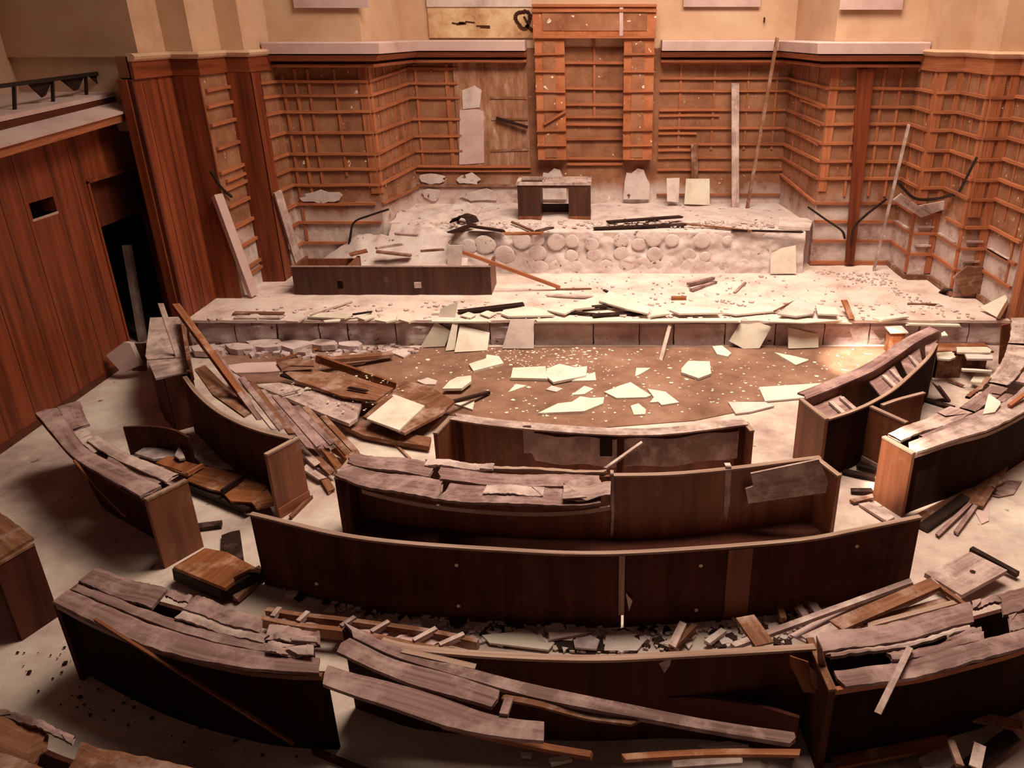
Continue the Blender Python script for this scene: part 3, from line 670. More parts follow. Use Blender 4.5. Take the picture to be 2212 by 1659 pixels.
# 6 left, outer row with desktop
b6, L = bench('curved_bench', 'outer left curved bench with whole dusty desktop and dark end panel', 'bench', [(171, 866), (190, 912), (217, 950), (260, 974), (330, 1008), (399, 1034)])
F_ = spline(wl([(76, 893), (112, 936), (157, 985), (230, 1033), (308, 1077)], DT), 40)
board(b6, L, F_, 0, .30, 0, .5, .83, .03, 'top', rag=.05); board(b6, L, F_, 0, 1, .5, 1., .83, .03, 'top', rag=.02); board(b6, L, F_, .42, .99, .0, .36, .85, .02, 'dustboard', rag=.05)
board(b6, L, F_, .30, .55, .12, .5, .822, .02, 'dustboard', rag=.10); board(b6, L, F_, .62, .97, .3, .5, .815, .02, 'top', rag=.10)
upright(b6, offs(L, .12), 0, .79, .035, 'panel')
Q = offs(F_, -.03); ribbon(Q, offs(F_, .0), .76, .80, 'panel', 'front_moulding', b6)
endpanel(b6, F_[-1]+Vector((.01, 0, 0)), L[-1], mat='panel_lit', capmat='oldboard')
upright(b6, cut(offs(F_, -.30), 0, .97), 0, .78, .03, 'panel_shaded', 'kick_panel')
hang(b6, F_, [(160, 995), (190, 1030), (230, 1074), (270, 1114)])
# 7 right, inner row: open trough with slatted shelves
b7, L = bench('curved_bench', 'open trough-like right bench with grey slatted shelves inside', 'bench', [(1733, 862), (1800, 836), (1880, 800), (1930, 768), (1975, 738), (2028, 712)])
F_ = spline(wl([(1790, 906), (1840, 890), (1884, 871), (1930, 844), (1975, 805), (2010, 770), (2026, 742)], DT), 40)
upright(b7, L, 0, .80, .035, 'panel_lit'); board(b7, offs(L, -.14), offs(L, .05), 0, 1, 0, 1, .835, .025, 'top', 'ledge', .03, .006)
upright(b7, offs(F_, -.04), 0, .80, .035, 'panel_shaded', 'seat_side_panel'); cap(b7, offs(F_, -.04), .80, .05, .022, 'edge', o=-.006)
endpanel(b7, L[0], F_[0], .81)
for s0, s1 in ((.01, .20), (.36, .58), (.63, .82), (.86, .98)):
    board(b7, offs(L, .06), offs(F_, -.07), s0, s1, 0, 1, .70, .02, 'top', 'shelf_board', .03, .004)
for s in (.11, .17, .46, .53, .72):
    a, b = lerpl(L, s+.01), lerpl(F_, s); m_ = MB(); m_.bar(Vector((a.x, a.y, .73)).lerp(Vector((b.x, b.y, .73)), .25), Vector((a.x, a.y, .73)).lerp(Vector((b.x, b.y, .73)), .85), .06, .03); m_.obj('slat', 'dustboard', b7)
# 8 stub behind it
b8 = thing('bench_section', 'bench stub with square end panel and curved panel beside the slatted trough', 'bench', tuple(at(1885, 876, DT).xy)+(0,), 'curved hall benches')
a, b = at(1884, 876, DT), at(1962, 911, DT); endpanel(b8, a, b, .80)
L = spline(wl([(1902, 873), (1940, 860), (1994, 846)], DT), 10); upright(b8, L, 0, .80, .03, 'panel_lit'); cap(b8, L, .80, .05, .022, 'edge')
m_ = MB(); q = [Vector((a.x, a.y, 0)), Vector((b.x, b.y, 0))]; ribbon(offs(spline(q, 3), .045), offs(spline(q, 3), .06), 0, .14, 'dustboard', 'plinth', b8)
# 9 right, outer row with bright end panel
b9, L = bench('curved_bench', 'right bench with sunlit end panel and long splintered desktop curving to the stage', 'bench', [(1912, 941), (2000, 905), (2085, 862), (2138, 815), (2165, 780), (2180, 735), (2186, 684)])
F_ = spline(wl([(1978, 977), (2060, 950), (2140, 928), (2215, 890), (2280, 845), (2325, 780), (2345, 686)], DT), 40)
for s0, s1, f0, f1, z, m in ((0, .24, 0, .42, .835, 'dustboard'), (0, .5, .55, 1, .83, 'dustboard'), (.05, .40, .42, .55, .82, 'top'), (.24, .42, .12, .40, .84, 'top'), (.42, .75, .0, .34, .835, 'dustboard'), (.46, 1, .38, 1, .83, 'dustboard'), (.74, 1, 0, .4, .83, 'dustboard'), (.30, .46, -.02, .06, .85, 'oldboard')):
    board(b9, L, F_, s0, s1, f0, f1, z, .028, m, rag=.07)
upright(b9, offs(L, .10), 0, .79, .035, 'panel_lit'); endpanel(b9, L[0], F_[0], .80)
Q = cut(F_, .0, .6); ribbon(offs(Q, -.03), offs(Q, 0), .745, .79, 'edge', 'front_moulding', b9)
upright(b9, cut(offs(F_, -.06), 0, .6), 0, .74, .03, 'panel_shaded', 'kick_panel')
# 10 front row, left part
b10, L = bench('curved_bench', 'front left bench with long splintered grey desktop and a hole in its middle', 'bench', [(207, 1229), (330, 1266), (450, 1300), (570, 1343), (690, 1364)])
F_ = spline(wl([(113, 1300), (200, 1345), (330, 1398), (500, 1440), (610, 1453), (692, 1456)], DT), 40)
board(b10, L, F_, 0, .36, 0, .42, .83, .028, 'top', rag=.01); board(b10, L, F_, .47, .80, 0, .30, .845, .02, 'top', rag=.04); board(b10, L, F_, .46, .83, .28, .46, .83, .02, 'dustboard', rag=.08)
board(b10, L, F_, 0, .98, .46, .62, .822, .025, 'top', rag=.04); board(b10, L, F_, 0, 1, .66, 1, .826, .03, 'top', rag=.01); board(b10, L, F_, .36, .47, 0, .14, .83, .02, 'top', rag=.02)
board(b10, L, F_, .80, 1.02, -.04, .3, .80, .02, 'top', rag=.06)
board(b10, L, F_, .84, 1.0, .28, .42, .86, .012, 'dustboard', 'loose_sliver', .1, .02); board(b10, L, F_, .83, .99, .5, .72, .865, .012, 'dustboard', 'loose_sliver', .1, .02)
upright(b10, offs(L, .10), 0, .79, .035, 'panel'); endpanel(b10, F_[0], L[0], .79, mat='panel', capmat='panel_lit')
ribbon(offs(F_, -.04), offs(F_, -.005), .755, .795, 'panel_lit', 'front_moulding', b10)
upright(b10, cut(offs(F_, -.10), 0.01, 1), 0, .75, .03, 'panel_shaded', 'kick_panel')
hang(b10, F_, [(205, 1338), (300, 1398), (420, 1472), (530, 1541), (634, 1606)])
# 11 front row, middle part
b11, L = bench('curved_bench', 'front middle bench with collapsed desktop boards and bare red-brown panel', 'bench', [(745, 1350), (800, 1368), (880, 1391), (1034, 1406), (1192, 1414), (1320, 1415), (1480, 1407), (1758, 1391)])
upright(b11, L, 0, .80, .035, 'panel'); cap(b11, cut(L, .1, 1), .80, .06, .022, 'edge')
def dboard(P, z, t, mat='top', name='desktop_board', sag=0.):
    V = [at(x, y, z) for x, y in P]
    m = MB(); m.prism(V, t); return m.obj(name, mat, b11)
A_ = spline(wl([(742, 1348), (850, 1395), (1008, 1441), (1200, 1492), (1480, 1549), (1728, 1583)], DT), 40)
B_ = spline(wl([(752, 1375), (850, 1418), (1000, 1462), (1200, 1520), (1480, 1572), (1728, 1608)], DT), 40)
board(b11, A_, B_, 0, 1, 0, 1, .83, .035, 'top', rag=.02)
A2 = spline(wl([(750, 1378), (850, 1420), (960, 1455), (1082, 1490)], DT), 20); B2 = spline(wl([(722, 1408), (830, 1452), (930, 1492), (1072, 1527)], DT), 20)
board(b11, A2, B2, 0, 1, 0, 1, .82, .03, 'top', rag=.03)
A3 = spline(wl([(700, 1432), (800, 1462), (930, 1500), (1060, 1540), (1182, 1560)], .80), 20); B3 = spline(wl([(690, 1472), (800, 1513), (940, 1562), (1060, 1585), (1175, 1600)], .80), 20)
board(b11, A3, B3, 0, 1, 0, 1, .80, .03, 'top', rag=.02)
board(b11, spline(wl([(1085, 1495), (1150, 1506), (1400, 1560)], .8), 8), spline(wl([(1080, 1506), (1170, 1530), (1375, 1570)], .8), 8), 0, 1, 0, 1, .80, .02, 'oldboard', rag=.05)
m_ = MB(); m_.bar(at(1100, 1510, .80), at(1088, 1545, .80), .06, .03); m_.obj('cross_slat', 'top', b11)
plank('trim', None, None, at(960, 1566, .70), at(1278, 1632, .62), .05, .03, 'seatboard', parent=b11, bend=-.02).name = 'hanging_trim'
plank('trim', None, None, at(1345, 1638, .45), at(1726, 1628, .45), .05, .03, 'seatboard', parent=b11, bend=.02).name = 'fallen_trim'
Q = spline([at(1440, 1500, .42), at(1530, 1503, .42), at(1640, 1520, .42), at(1728, 1545, .42)], 16); ribbon(Q, offs(Q, .03), .0, .42, 'panel', 'loose_panel', b11); 
Q2 = spline([at(874, 1393, .83), at(960, 1412, .82), at(1030, 1428, .78)], 10); m_ = MB()
for a, b in zip(Q2, Q2[1:]): m_.bar(a+Vector((0, -.06, 0)), b+Vector((0, -.06, 0)), .05, .015)
m_.obj('peeled_edge', 'edge', b11)
p = at(1436, 1418, .80); m_ = MB(); m_.prism([p+Vector((-.05, -.01, 0)), p+Vector((.05, -.01, 0)), p+Vector((.04, -.03, -.06)), p+Vector((.0, -.02, -.13)), p+Vector((-.04, -.03, -.05))], .01); m_.obj('splinter', 'dustboard', b11)
upright(b11, offs(L, .5), 0.0, .06, .03, 'panel', 'floor_rail')
# 12 front row, right part
b12, L = bench('curved_bench', 'front right bench with weathered desktop pierced by a star-shaped hole', 'bench', [(1756, 1375), (1870, 1357), (1990, 1332), (2088, 1306), (2212, 1272), (2330, 1230)])
F_ = spline(wl([(1806, 1487), (1890, 1474), (1990, 1460), (2100, 1432), (2212, 1400), (2330, 1350)], DT), 40)
for s0, s1, f0, f1, z, m in ((0, .56, .0, .36, .835, 'top'), (.005, .54, .40, .47, .83, 'dustboard'), (.64, 1, .0, .40, .835, 'top'), (.01, 1., .70, 1., .826, 'top'), (.20, .58, .56, .70, .832, 'top'), (.66, 1., .42, .69, .83, 'top'), (.42, .57, .46, .56, .83, 'top'), (.54, .66, -.01, .12, .835, 'top')):
    board(b12, L, F_, s0, s1, f0, f1, z, .028, m, rag=.05)
upright(b12, offs(L, .10), 0, .79, .035, 'panel'); ribbon(offs(F_, -.04), offs(F_, -.005), .75, .795, 'lath', 'front_moulding', b12)
endpanel(b12, L[0], F_[0], .79, mat='panel', capmat='oldboard'); upright(b12, cut(offs(F_, -.10), .01, 1), 0, .75, .03, 'panel_shaded', 'kick_panel')
for P, z in (([(1708, 1418), (1748, 1432), (1752, 1450), (1772, 1500), (1735, 1494), (1722, 1462), (1706, 1438)], .72), ([(1748, 1440), (1764, 1452), (1783, 1490), (1770, 1498), (1756, 1470)], .75), ([(1762, 1378), (1775, 1400), (1792, 1470), (1785, 1500), (1768, 1440)], .80)):
    V = [aty(x, y, 4.42-.05*(y > 1460)) for x, y in P]; m_ = MB(); m_.prism(V, .02); m_.obj('broken_board', 'seatboard' if z < .74 else 'oldboard', b12)
tag(plank('wooden_batten', None, None, at(1966, 1398, .875), at(1897, 1539, .85), .045, .02, 'dustboard'), 'grey batten hanging over the edge of the front right bench', 'batten')
# 13, 14 corners of nearer benches at the left edge
b13 = thing('curved_bench', 'bench end cut off by the left edge of the view, dusty brown top', 'bench', tuple(at(75, 1166, DT).xy)+(0,), 'curved hall benches')
L = spline(wl([(-160, 985), (-60, 1065), (0, 1106), (75, 1166)], DT), 20); F_ = spline(wl([(-260, 1090), (-120, 1160), (-60, 1195), (0, 1212)], DT), 20)
board(b13, L, F_, 0, 1, 0, 1, .83, .03, 'oldboard', rag=.01); endpanel(b13, F_[-1]+Vector((-.05, -.05, 0)), L[-1]+Vector((-.02, -.03, 0)), .795, mat='panel', capmat='oldboard'); upright(b13, offs(L, .1), 0, .79, .03, 'panel')
b14 = thing('curved_bench', 'nearest bench top with a burnt-edged hole at the bottom left', 'bench', tuple(at(150, 1620, DT).xy)+(0,), 'curved hall benches')
L = spline(wl([(-160, 1480), (0, 1536), (90, 1568), (200, 1611), (418, 1662), (600, 1690)], DT), 30); F_ = spline(wl([(-240, 1640), (0, 1720), (150, 1780), (400, 1830), (560, 1850)], DT), 30)
board(b14, L, F_, 0, .42, 0, .5, .83, .03, 'oldboard', rag=.06); board(b14, L, F_, .49, 1, 0, .5, .835, .03, 'oldboard', rag=.06); board(b14, L, F_, 0, 1, .5, 1, .83, .03, 'oldboard'); board(b14, L, F_, .25, .5, -.02, .08, .85, .02, 'top', rag=.05); upright(b14, offs(L, .1), 0, .79, .03, 'panel')

# --- kneehole desk on the platform
def B(o, name, mat, *boxes):
    m = MB(); [m.box(*b) for b in boxes]; return m.obj(name, mat, o)
dk = thing('desk', 'dark kneehole desk with three open compartments in its top, on the upper platform', 'desk', (-1.0, 17.1, PLT))
x0, x1, y0, y1, z0 = -1.77, -.24, 16.85, 17.55, PLT
zt = zy(394, 16.85)
B(dk, 'pedestal', 'brownwood', (x0, x0+.48, y0, y1, z0, zt-.06)); B(dk, 'pedestal', 'brownwood', (x1-.46, x1, y0, y1, z0, zt-.06))
B(dk, 'modesty_panel', 'brownwood', (x0+.48, x1-.46, y1-.06, y1-.02, z0+.02, z0+.2)); B(dk, 'apron', 'brownwood', (x0+.48, x1-.46, y0, y0+.03, zt-.12, zt-.06))
B(dk, 'top_frame', 'dustboard', (x0-.02, x1+.02, y0-.02, y0+.05, zt-.06, zt), (x0-.02, x1+.02, y1-.05, y1+.02, zt-.06, zt), (x0-.02, x0+.06, y0, y1, zt-.06, zt), (x1-.06, x1+.02, y0, y1, zt-.06, zt), (x0+.53, x0+.56, y0, y1, zt-.06, zt), (x1-.57, x1-.54, y0, y1, zt-.06, zt))
B(dk, 'tray', 'dustboard', (x0+.56, x1-.06, y0+.05, y1-.05, zt-.055, zt-.045)); B(dk, 'plinth', 'panel_lit', (x0-.005, x0+.485, y0-.012, y1, z0, z0+.07)); B(dk, 'plinth', 'panel_lit', (x1-.465, x1+.005, y0-.012, y1, z0, z0+.07))
# --- long bench box lying on the stage
lb = thing('long_bench', 'long dark brown bench front standing on the stage with a knob in its middle', 'bench', (-3.9, 14.2, STG))
x0, x1, y0 = -5.71, -2.05, 14.2; z1 = zy(577, 14.2)
B(lb, 'front_panel', 'brownwood', (x0, x1, y0, y0+.05, STG, z1)); B(lb, 'end_panel', 'panel_lit', (x1-.05, x1, y0+.05, y0+.75, STG, z1)); B(lb, 'end_panel', 'panel_lit', (x0, x0+.05, y0+.05, y0+.8, STG, z1))
B(lb, 'top_edge', 'edge', (x0-.005, x1+.005, y0-.008, y0+.055, z1, z1+.015)); B(lb, 'divider', 'panel_lit', (x0+1.0, x0+1.05, y0+.05, y0+.8, STG, z1)); B(lb, 'back_rail', 'panel_lit', (x0+.05, x0+1.0, y0+.75, y0+.8, STG, z1-.05)); B(lb, 'tray', 'seatboard', (x0+.05, x0+1.0, y0+.05, y0+.75, z1-.25, z1-.22))
p = aty(903, 615, y0); B(lb, 'knob', 'dustboard', (p.x-.06, p.x+.06, y0-.05, y0, p.z-.05, p.z+.05)); p = aty(735, 614, y0); B(lb, 'lock_hole', 'dark', (p.x-.05, p.x+.05, y0-.006, y0, p.z-.08, p.z+.06))

# ================================================================== DEBRIS
V = wl([(440, 766), (900, 750), (1300, 748), (1700, 748), (2050, 748), (1930, 790), (1800, 830), (1640, 836), (1650, 866), (1572, 868), (1590, 890), (1500, 908), (1280, 925), (960, 895), (900, 955), (740, 915), (560, 835), (480, 790)], .012)
m_ = MB(); m_.prism(V, .011); tag(m_.obj('carpet', 'carpet'), 'brown dirt-caked carpet covering the arena floor in front of the stage', 'carpet')
def lean(label, k, P, nb, mat='slab', top=None, yb=None, t=.025, name='plaster_slab', cat='slab'):
    """slab leaning on the stage front: first nb points rest on the floor"""
    pts = []
    for i, p in enumerate(P):
        x, y = G(k, p) if k else p
        pts.append(at(x, y, .03) if i < nb else aty(x, y, SY-.05))
    slab(name, label, cat, pts, t, mat, 'plaster slabs leaning on the stage front')
lean('pale plaster slab leaning on the stage front, leftmost of a trio', 5, [(500, 585), (660, 577), (700, 480), (600, 420)], 2)
lean('narrow pale plaster strip leaning on the stage front between two wider slabs', 5, [(664, 606), (724, 600), (748, 405), (716, 402)], 2)
lean('bright plaster slab leaning on the stage front, rightmost of a trio', 5, [(722, 616), (935, 602), (950, 490), (758, 440)], 2)
lean('large pinkish stone panel leaning on the middle of the stage front', 5, [(1030, 592), (1235, 592), (1235, 405), (1085, 402)], 2, 'slab2')
lean('big five-sided white slab leaning on the stage front, tilted to one corner', 6, [(400, 592), (505, 590), (580, 450), (400, 392), (305, 543)], 2)
lean('squarish white slab leaning on the stage front right of the five-sided one', 6, [(690, 592), (885, 585), (885, 500), (690, 455)], 2)
tag(plank('wooden_batten', None, None, at(*G(5, (2052, 668)), .02), aty(*G(5, (2116, 430)), SY-.06), .06, .02, 'dustboard', up=Vector((0, -1, 0))), 'thin pale batten leaning upright on the right middle of the stage front', 'batten')
slab('plaster_slab', 'white slab standing upright on the stage edge above the leaning trio', 'slab', [aty(*G(5, p), SY+.12+.03*(p[1] < 350)) for p in ((620, 400), (632, 335), (745, 288), (725, 390))], .025, 'slab', 'plaster slabs along the stage edge')
AR = 'plaster pieces on the arena carpet'
for lab, k, P, z, m in (
 ('oblong white plaster piece on the carpet, nearest the leaning trio', 5, [(815, 690), (925, 655), (930, 630), (1010, 640), (1040, 685), (845, 735)], .035, 'slab'),
 ('long white plaster piece, left one of the broken row on the carpet', 5, [(1085, 780), (1100, 715), (1310, 705), (1325, 785)], .05, 'slab'),
 ('rust-stained white plaster piece in the broken row on the middle of the carpet', 5, [(1318, 720), (1400, 690), (1500, 712), (1580, 705), (1572, 765), (1360, 808), (1318, 772)], .06, 'slab'),
 ('small white plaster corner at the right end of the broken row on the carpet', 5, [(1560, 770), (1630, 742), (1637, 795), (1480, 800)], .03, 'slab'),
 ('tilted white plaster piece with dark underside by the brown board on the carpet', 5, [(645, 850), (690, 800), (740, 775), (830, 765), (832, 800), (770, 848)], .10, 'slab'),
 ('wide pointed white plaster piece on the right half of the carpet', 5, [(1690, 870), (1790, 830), (1860, 808), (1925, 850), (1992, 892), (1960, 905), (1770, 910)], .03, 'slab'),
 ('jagged white plaster piece touching the wide pointed one on the carpet', 5, [(1968, 850), (2085, 870), (2172, 938), (2060, 955), (2040, 935), (1985, 938), (2010, 905)], .03, 'slab'),
 ('long ragged white plaster piece on the carpet just behind the innermost bench', 5, [(1260, 1008), (1390, 945), (1480, 935), (1535, 900), (1600, 910), (1690, 905), (1682, 945), (1560, 995)], .04, 'slab'),
 ('small rounded white plaster piece right of the long ragged one', 5, [(1860, 960), (1910, 945), (1960, 985), (1955, 1015), (1880, 1018)], .02, 'slab'),
 ('thin whitish plaster flake between the broken row and the long ragged piece', 5, [(1480, 890), (1560, 832), (1622, 850), (1560, 885)], .02, 'slab'),
 ('narrow whitish plaster flake left of the rust-stained piece', 5, [(1068, 872), (1120, 820), (1190, 830), (1100, 863)], .02, 'slab'),
 ('small tan-white plaster flake under the broken row on the carpet', 5, [(1312, 855), (1350, 830), (1422, 850), (1380, 870)], .02, 'slab2'),
 ('small white plaster triangle alone on the right half of the carpet', 5, [(1890, 770), (1896, 716), (1990, 716), (1920, 757)], .02, 'slab'),
 ('crumpled square white plaster piece on the right of the carpet', 6, [(0, 745), (0, 720), (45, 670), (182, 674), (192, 752), (110, 782), (20, 750)], .05, 'slab'),
 ('slim white plaster plate on the carpet in front of the squarish leaning slab', 6, [(600, 615), (740, 642), (825, 664), (740, 697), (680, 662)], .03, 'slab'),
 ('white plaster crumb patch at the foot of the five-sided leaning slab', 6, [(200, 577), (262, 570), (322, 620), (300, 642), (230, 627)], .04, 'slab'),
 ('white plaster triangle beneath the brown board at the rim of the carpet', 5, [(720, 945), (852, 925), (840, 985)], .03, 'slab'),
 ('flat pale sheet on the floor at the right rim of the carpet', 6, [(500, 840), (880, 815), (1030, 812), (880, 900), (540, 930)], .025, 'slab'),
 ('buff sheet on the floor in front of the flat pale sheet', 6, [(300, 935), (540, 935), (600, 960), (440, 1000), (350, 1010)], .025, 'slab2'),
 ('long white strip lying behind the trough-like bench', 6, [(1075, 805), (1190, 742), (1218, 745), (1110, 810)], .04, 'slab'),
 ('whitish scrap on the carpet left of the tilted piece', 5, [(480, 800), (550, 778), (612, 798), (600, 822), (530, 822)], .02, 'slab2'),
 ('pale plaster scrap at the far left rim of the carpet under the stage', 5, [(250, 590), (420, 590), (462, 600), (395, 648), (330, 622)], .03, 'slab2'),
 ):
    slab('plaster_piece', lab, 'plaster', [at(*G(k, p), z+.012) for p in P], min(z, .04), m, AR)
# brown board with a white tile on it
bd = slab('wooden_board', 'square brown board tilted at the left rim of the carpet, under a white tile', 'board', [at(*G(5, p), z) for p, z in (((130, 1030), .24), ((400, 800), .24), ((560, 832), .24), ((722, 930), .24), ((640, 1010), .24), ((400, 1135), .24))], .04, 'oldboard')
slab('tile', 'square white tile lying on the tilted brown board', 'tile', [at(*G(5, p), .275) for p in ((155, 1042), (340, 890), (530, 960), (366, 1118))], .03, 'slab')
tag(plank('wooden_stick', None, None, at(*G(5, (700, 938)), .2), at(*G(5, (945, 875)), .05), .06, .04, 'darkboard'), 'dark stick running from the tilted brown board onto the carpet', 'stick')
tag(plank('wooden_batten', None, None, at(*G(5, (400, 1140)), .12), at(*G(5, (545, 1020)), .12), .09, .03, 'oldboard'), 'brown batten tucked along the edge of the tilted brown board', 'batten')
tag(plank('wooden_stick', None, None, at(*G(5, (1690, 1372)), .84), aty(*G(5, (1935, 1198)), 7.55), .035, .025, 'dustboard'), 'thin pale stick poking up between the two inner middle benches', 'stick')
bk = thing('small_block', 'small brown wooden block with pale top behind the tip of the trough bench', 'block', tuple(at(1934, 765, 0).xy)+(0,)); p = at(1934, 765, 0)
B(bk, 'body', 'seatboard', (p.x-.13, p.x+.12, p.y, p.y+.2, 0, .38)); B(bk, 'top', 'slab2', (p.x-.15, p.x+.15, p.y-.03, p.y+.3, .38, .40))
# collapsed dusty boards right of the plank heap
HB = 'collapsed boards at the left of the carpet'
for lab, P, z, t, m in (
 ('largest collapsed dusty board, long dark curved front edge, right of the plank heap', [(650, 575), (900, 560), (1100, 600), (1350, 660), (1560, 700), (1690, 740), (1640, 900), (1565, 950), (1300, 850), (1000, 715)], .22, .05, 'dustboard'),
 ('dusty brown board lying over the largest collapsed board', [(930, 450), (1210, 430), (1500, 500), (1800, 560), (1990, 610), (1820, 730), (1500, 690), (1250, 600), (1060, 540)], .30, .03, 'oldboard'),
 ('mauve curved board with upturned ends beside the plank heap', [(385, 395), (560, 370), (870, 360), (925, 445), (780, 458), (480, 465)], .36, .03, 'fascia'),
 ('greyish board scrap behind the mauve curved board', [(870, 365), (1000, 330), (1220, 345), (1230, 400), (1000, 395), (920, 430)], .40, .02, 'oldboard'),
 ('flat dusty board on the floor left of the innermost bench', [(1560, 960), (1800, 1000), (2350, 1080), (2330, 1170), (2000, 1120), (1700, 1060), (1480, 960)], .10, .06, 'oldboard'),
 ('broad board leaning inside the left curved bench', [(90, 430), (190, 390), (420, 620), (640, 830), (560, 880), (260, 670)], .62, .03, 'oldboard')):
    slab('wooden_board', lab, 'board', [at(*G(10, p), z) for p in P], t, m, HB)
for lab, a, za, b, zb, w, t, m in (
 ('long dark plank with a dusty top lying under the stage front at left', (1260, 355), .22, (1975, 290), .10, .16, .06, 'oldboard'),
 ('reddish board edge running diagonally down from the long dark plank', (1250, 325), .45, (2010, 590), .10, .05, .12, 'seatboard'),
 ('thin light batten sticking up behind the mauve curved board', (880, 340), .06, (1300, 225), .06, .035, .025, 'lath'),
 ('light batten below the long dark plank', (1480, 398), .05, (1720, 370), .05, .04, .03, 'dustboard'),
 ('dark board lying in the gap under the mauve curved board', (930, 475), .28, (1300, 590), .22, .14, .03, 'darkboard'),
 ('thin stick lying on the bare floor left of the innermost bench', (2000, 1140), .02, (2150, 1285), .02, .03, .02, 'oldboard'),
 ('short dark lath on the largest collapsed board', (1560, 605), .34, (1740, 640), .34, .05, .02, 'darkboard'),
 ('thin dusty lath over the largest collapsed board', (930, 670), .26, (1090, 625), .27, .03, .02, 'dustboard')):
    plank('wooden_plank', lab, 'plank', at(*G(10, a), za), at(*G(10, b), zb), w, t, m, HB)
# heap of long planks sliding off the left bench
PH = 'planks of the slanting heap'
ordn = 'first second third fourth fifth sixth seventh eighth ninth tenth eleventh twelfth thirteenth fourteenth'.split()
rows = [((205, 250), .92, (700, 900), .60, .07), ((300, 262), .88, (640, 790), .62, .06), ((462, 535), .74, (835, 990), .42, .07), ((540, 520), .70, (930, 1015), .40, .10), ((640, 560), .62, (1020, 1060), .34, .08),
        ((735, 640), .54, (1195, 1180), .28, .10), ((860, 690), .50, (1285, 1172), .27, .10), ((925, 705), .46, (1345, 1165), .26, .07), ((1050, 780), .40, (1410, 1150), .22, .10), ((1150, 800), .34, (1555, 1245), .18, .10), ((1300, 870), .28, (1640, 1235), .12, .10)]
for i, (a, za, b, zb, w) in enumerate(rows):
    plank('wooden_plank', f'dusty plank in the slanting heap, {ordn[i]} from the left bench', 'plank', at(*G(10, a), za), at(*G(10, b), zb), w*.8, .03, random.choice(('top', 'oldboard', 'dustboard', 'top')), PH, jag=.05)
rows = [((1115, 1205), .16, (1260, 1345), .13), ((1175, 1200), .14, (1405, 1430), .10), ((1330, 1190), .12, (1465, 1370), .10), ((1140, 1370), .08, (1305, 1480), .06), ((1320, 1465), .05, (1400, 1600), .03), ((1440, 1210), .10, (1575, 1290), .06), ((1200, 1330), .09, (1380, 1420), .05)]
for i, (a, za, b, zb) in enumerate(rows):
    plank('wooden_plank', f'broken plank end at the low end of the heap, {ordn[i]} from the bench end panel', 'plank', at(*G(10, a), za), at(*G(10, b), zb), .09, .035, ('dustboard', 'oldboard', 'seatboard')[i % 3], PH, jag=.05)
tag(plank('timber_pole', None, None, at(378, 658, 1.75), at(545, 885, .50), .09, .06, 'seatboard'), 'longest pole rising above the slanting plank heap, in front of the wing wall', 'pole')
tag(plank('wooden_batten', None, None, at(347, 656, 1.5), at(386, 772, .80), .07, .04, 'dustboard'), 'pale batten standing up from the short bench piece before the doorway', 'batten')
tag(plank('wooden_board', None, None, at(394, 690, .9), at(412, 800, .84), .04, .30, 'oldboard'), 'brown board on edge beside the short bench piece with the tilted desktop', 'board')
slab('plaster_slab', 'square white slab leaning by the dark doorway at the foot of the left wall', 'slab', [aty(x, y, 11.35+dy) for x, y, dy in ((228, 768, .04), (268, 739, .12), (281, 741, .12), (301, 789, .02), (264, 806, 0))], .12, 'fascia')
slab('wooden_board', 'grey board standing behind the square white slab by the doorway', 'board', [aty(x, y, 11.7) for x, y in ((282, 742), (314, 742), (316, 806), (286, 806))], .03, 'oldboard')
for i, (x, y, s) in enumerate(((450, 752, 40), (520, 748, 36), (580, 742, 46), (640, 742, 40), (700, 740, 34), (760, 742, 30))):
    V = [at(x+s*math.cos(a)*random.uniform(.7, 1.2), y+s*.22*math.sin(a), .10+.05*random.random()) for a in [k*6.283/7 for k in range(7)]]
    slab('stone_lump', f'broken masonry lump under the left stage front, {ordn[i]} from the left', 'stone', V, .10, 'block', 'masonry lumps under the stage front')
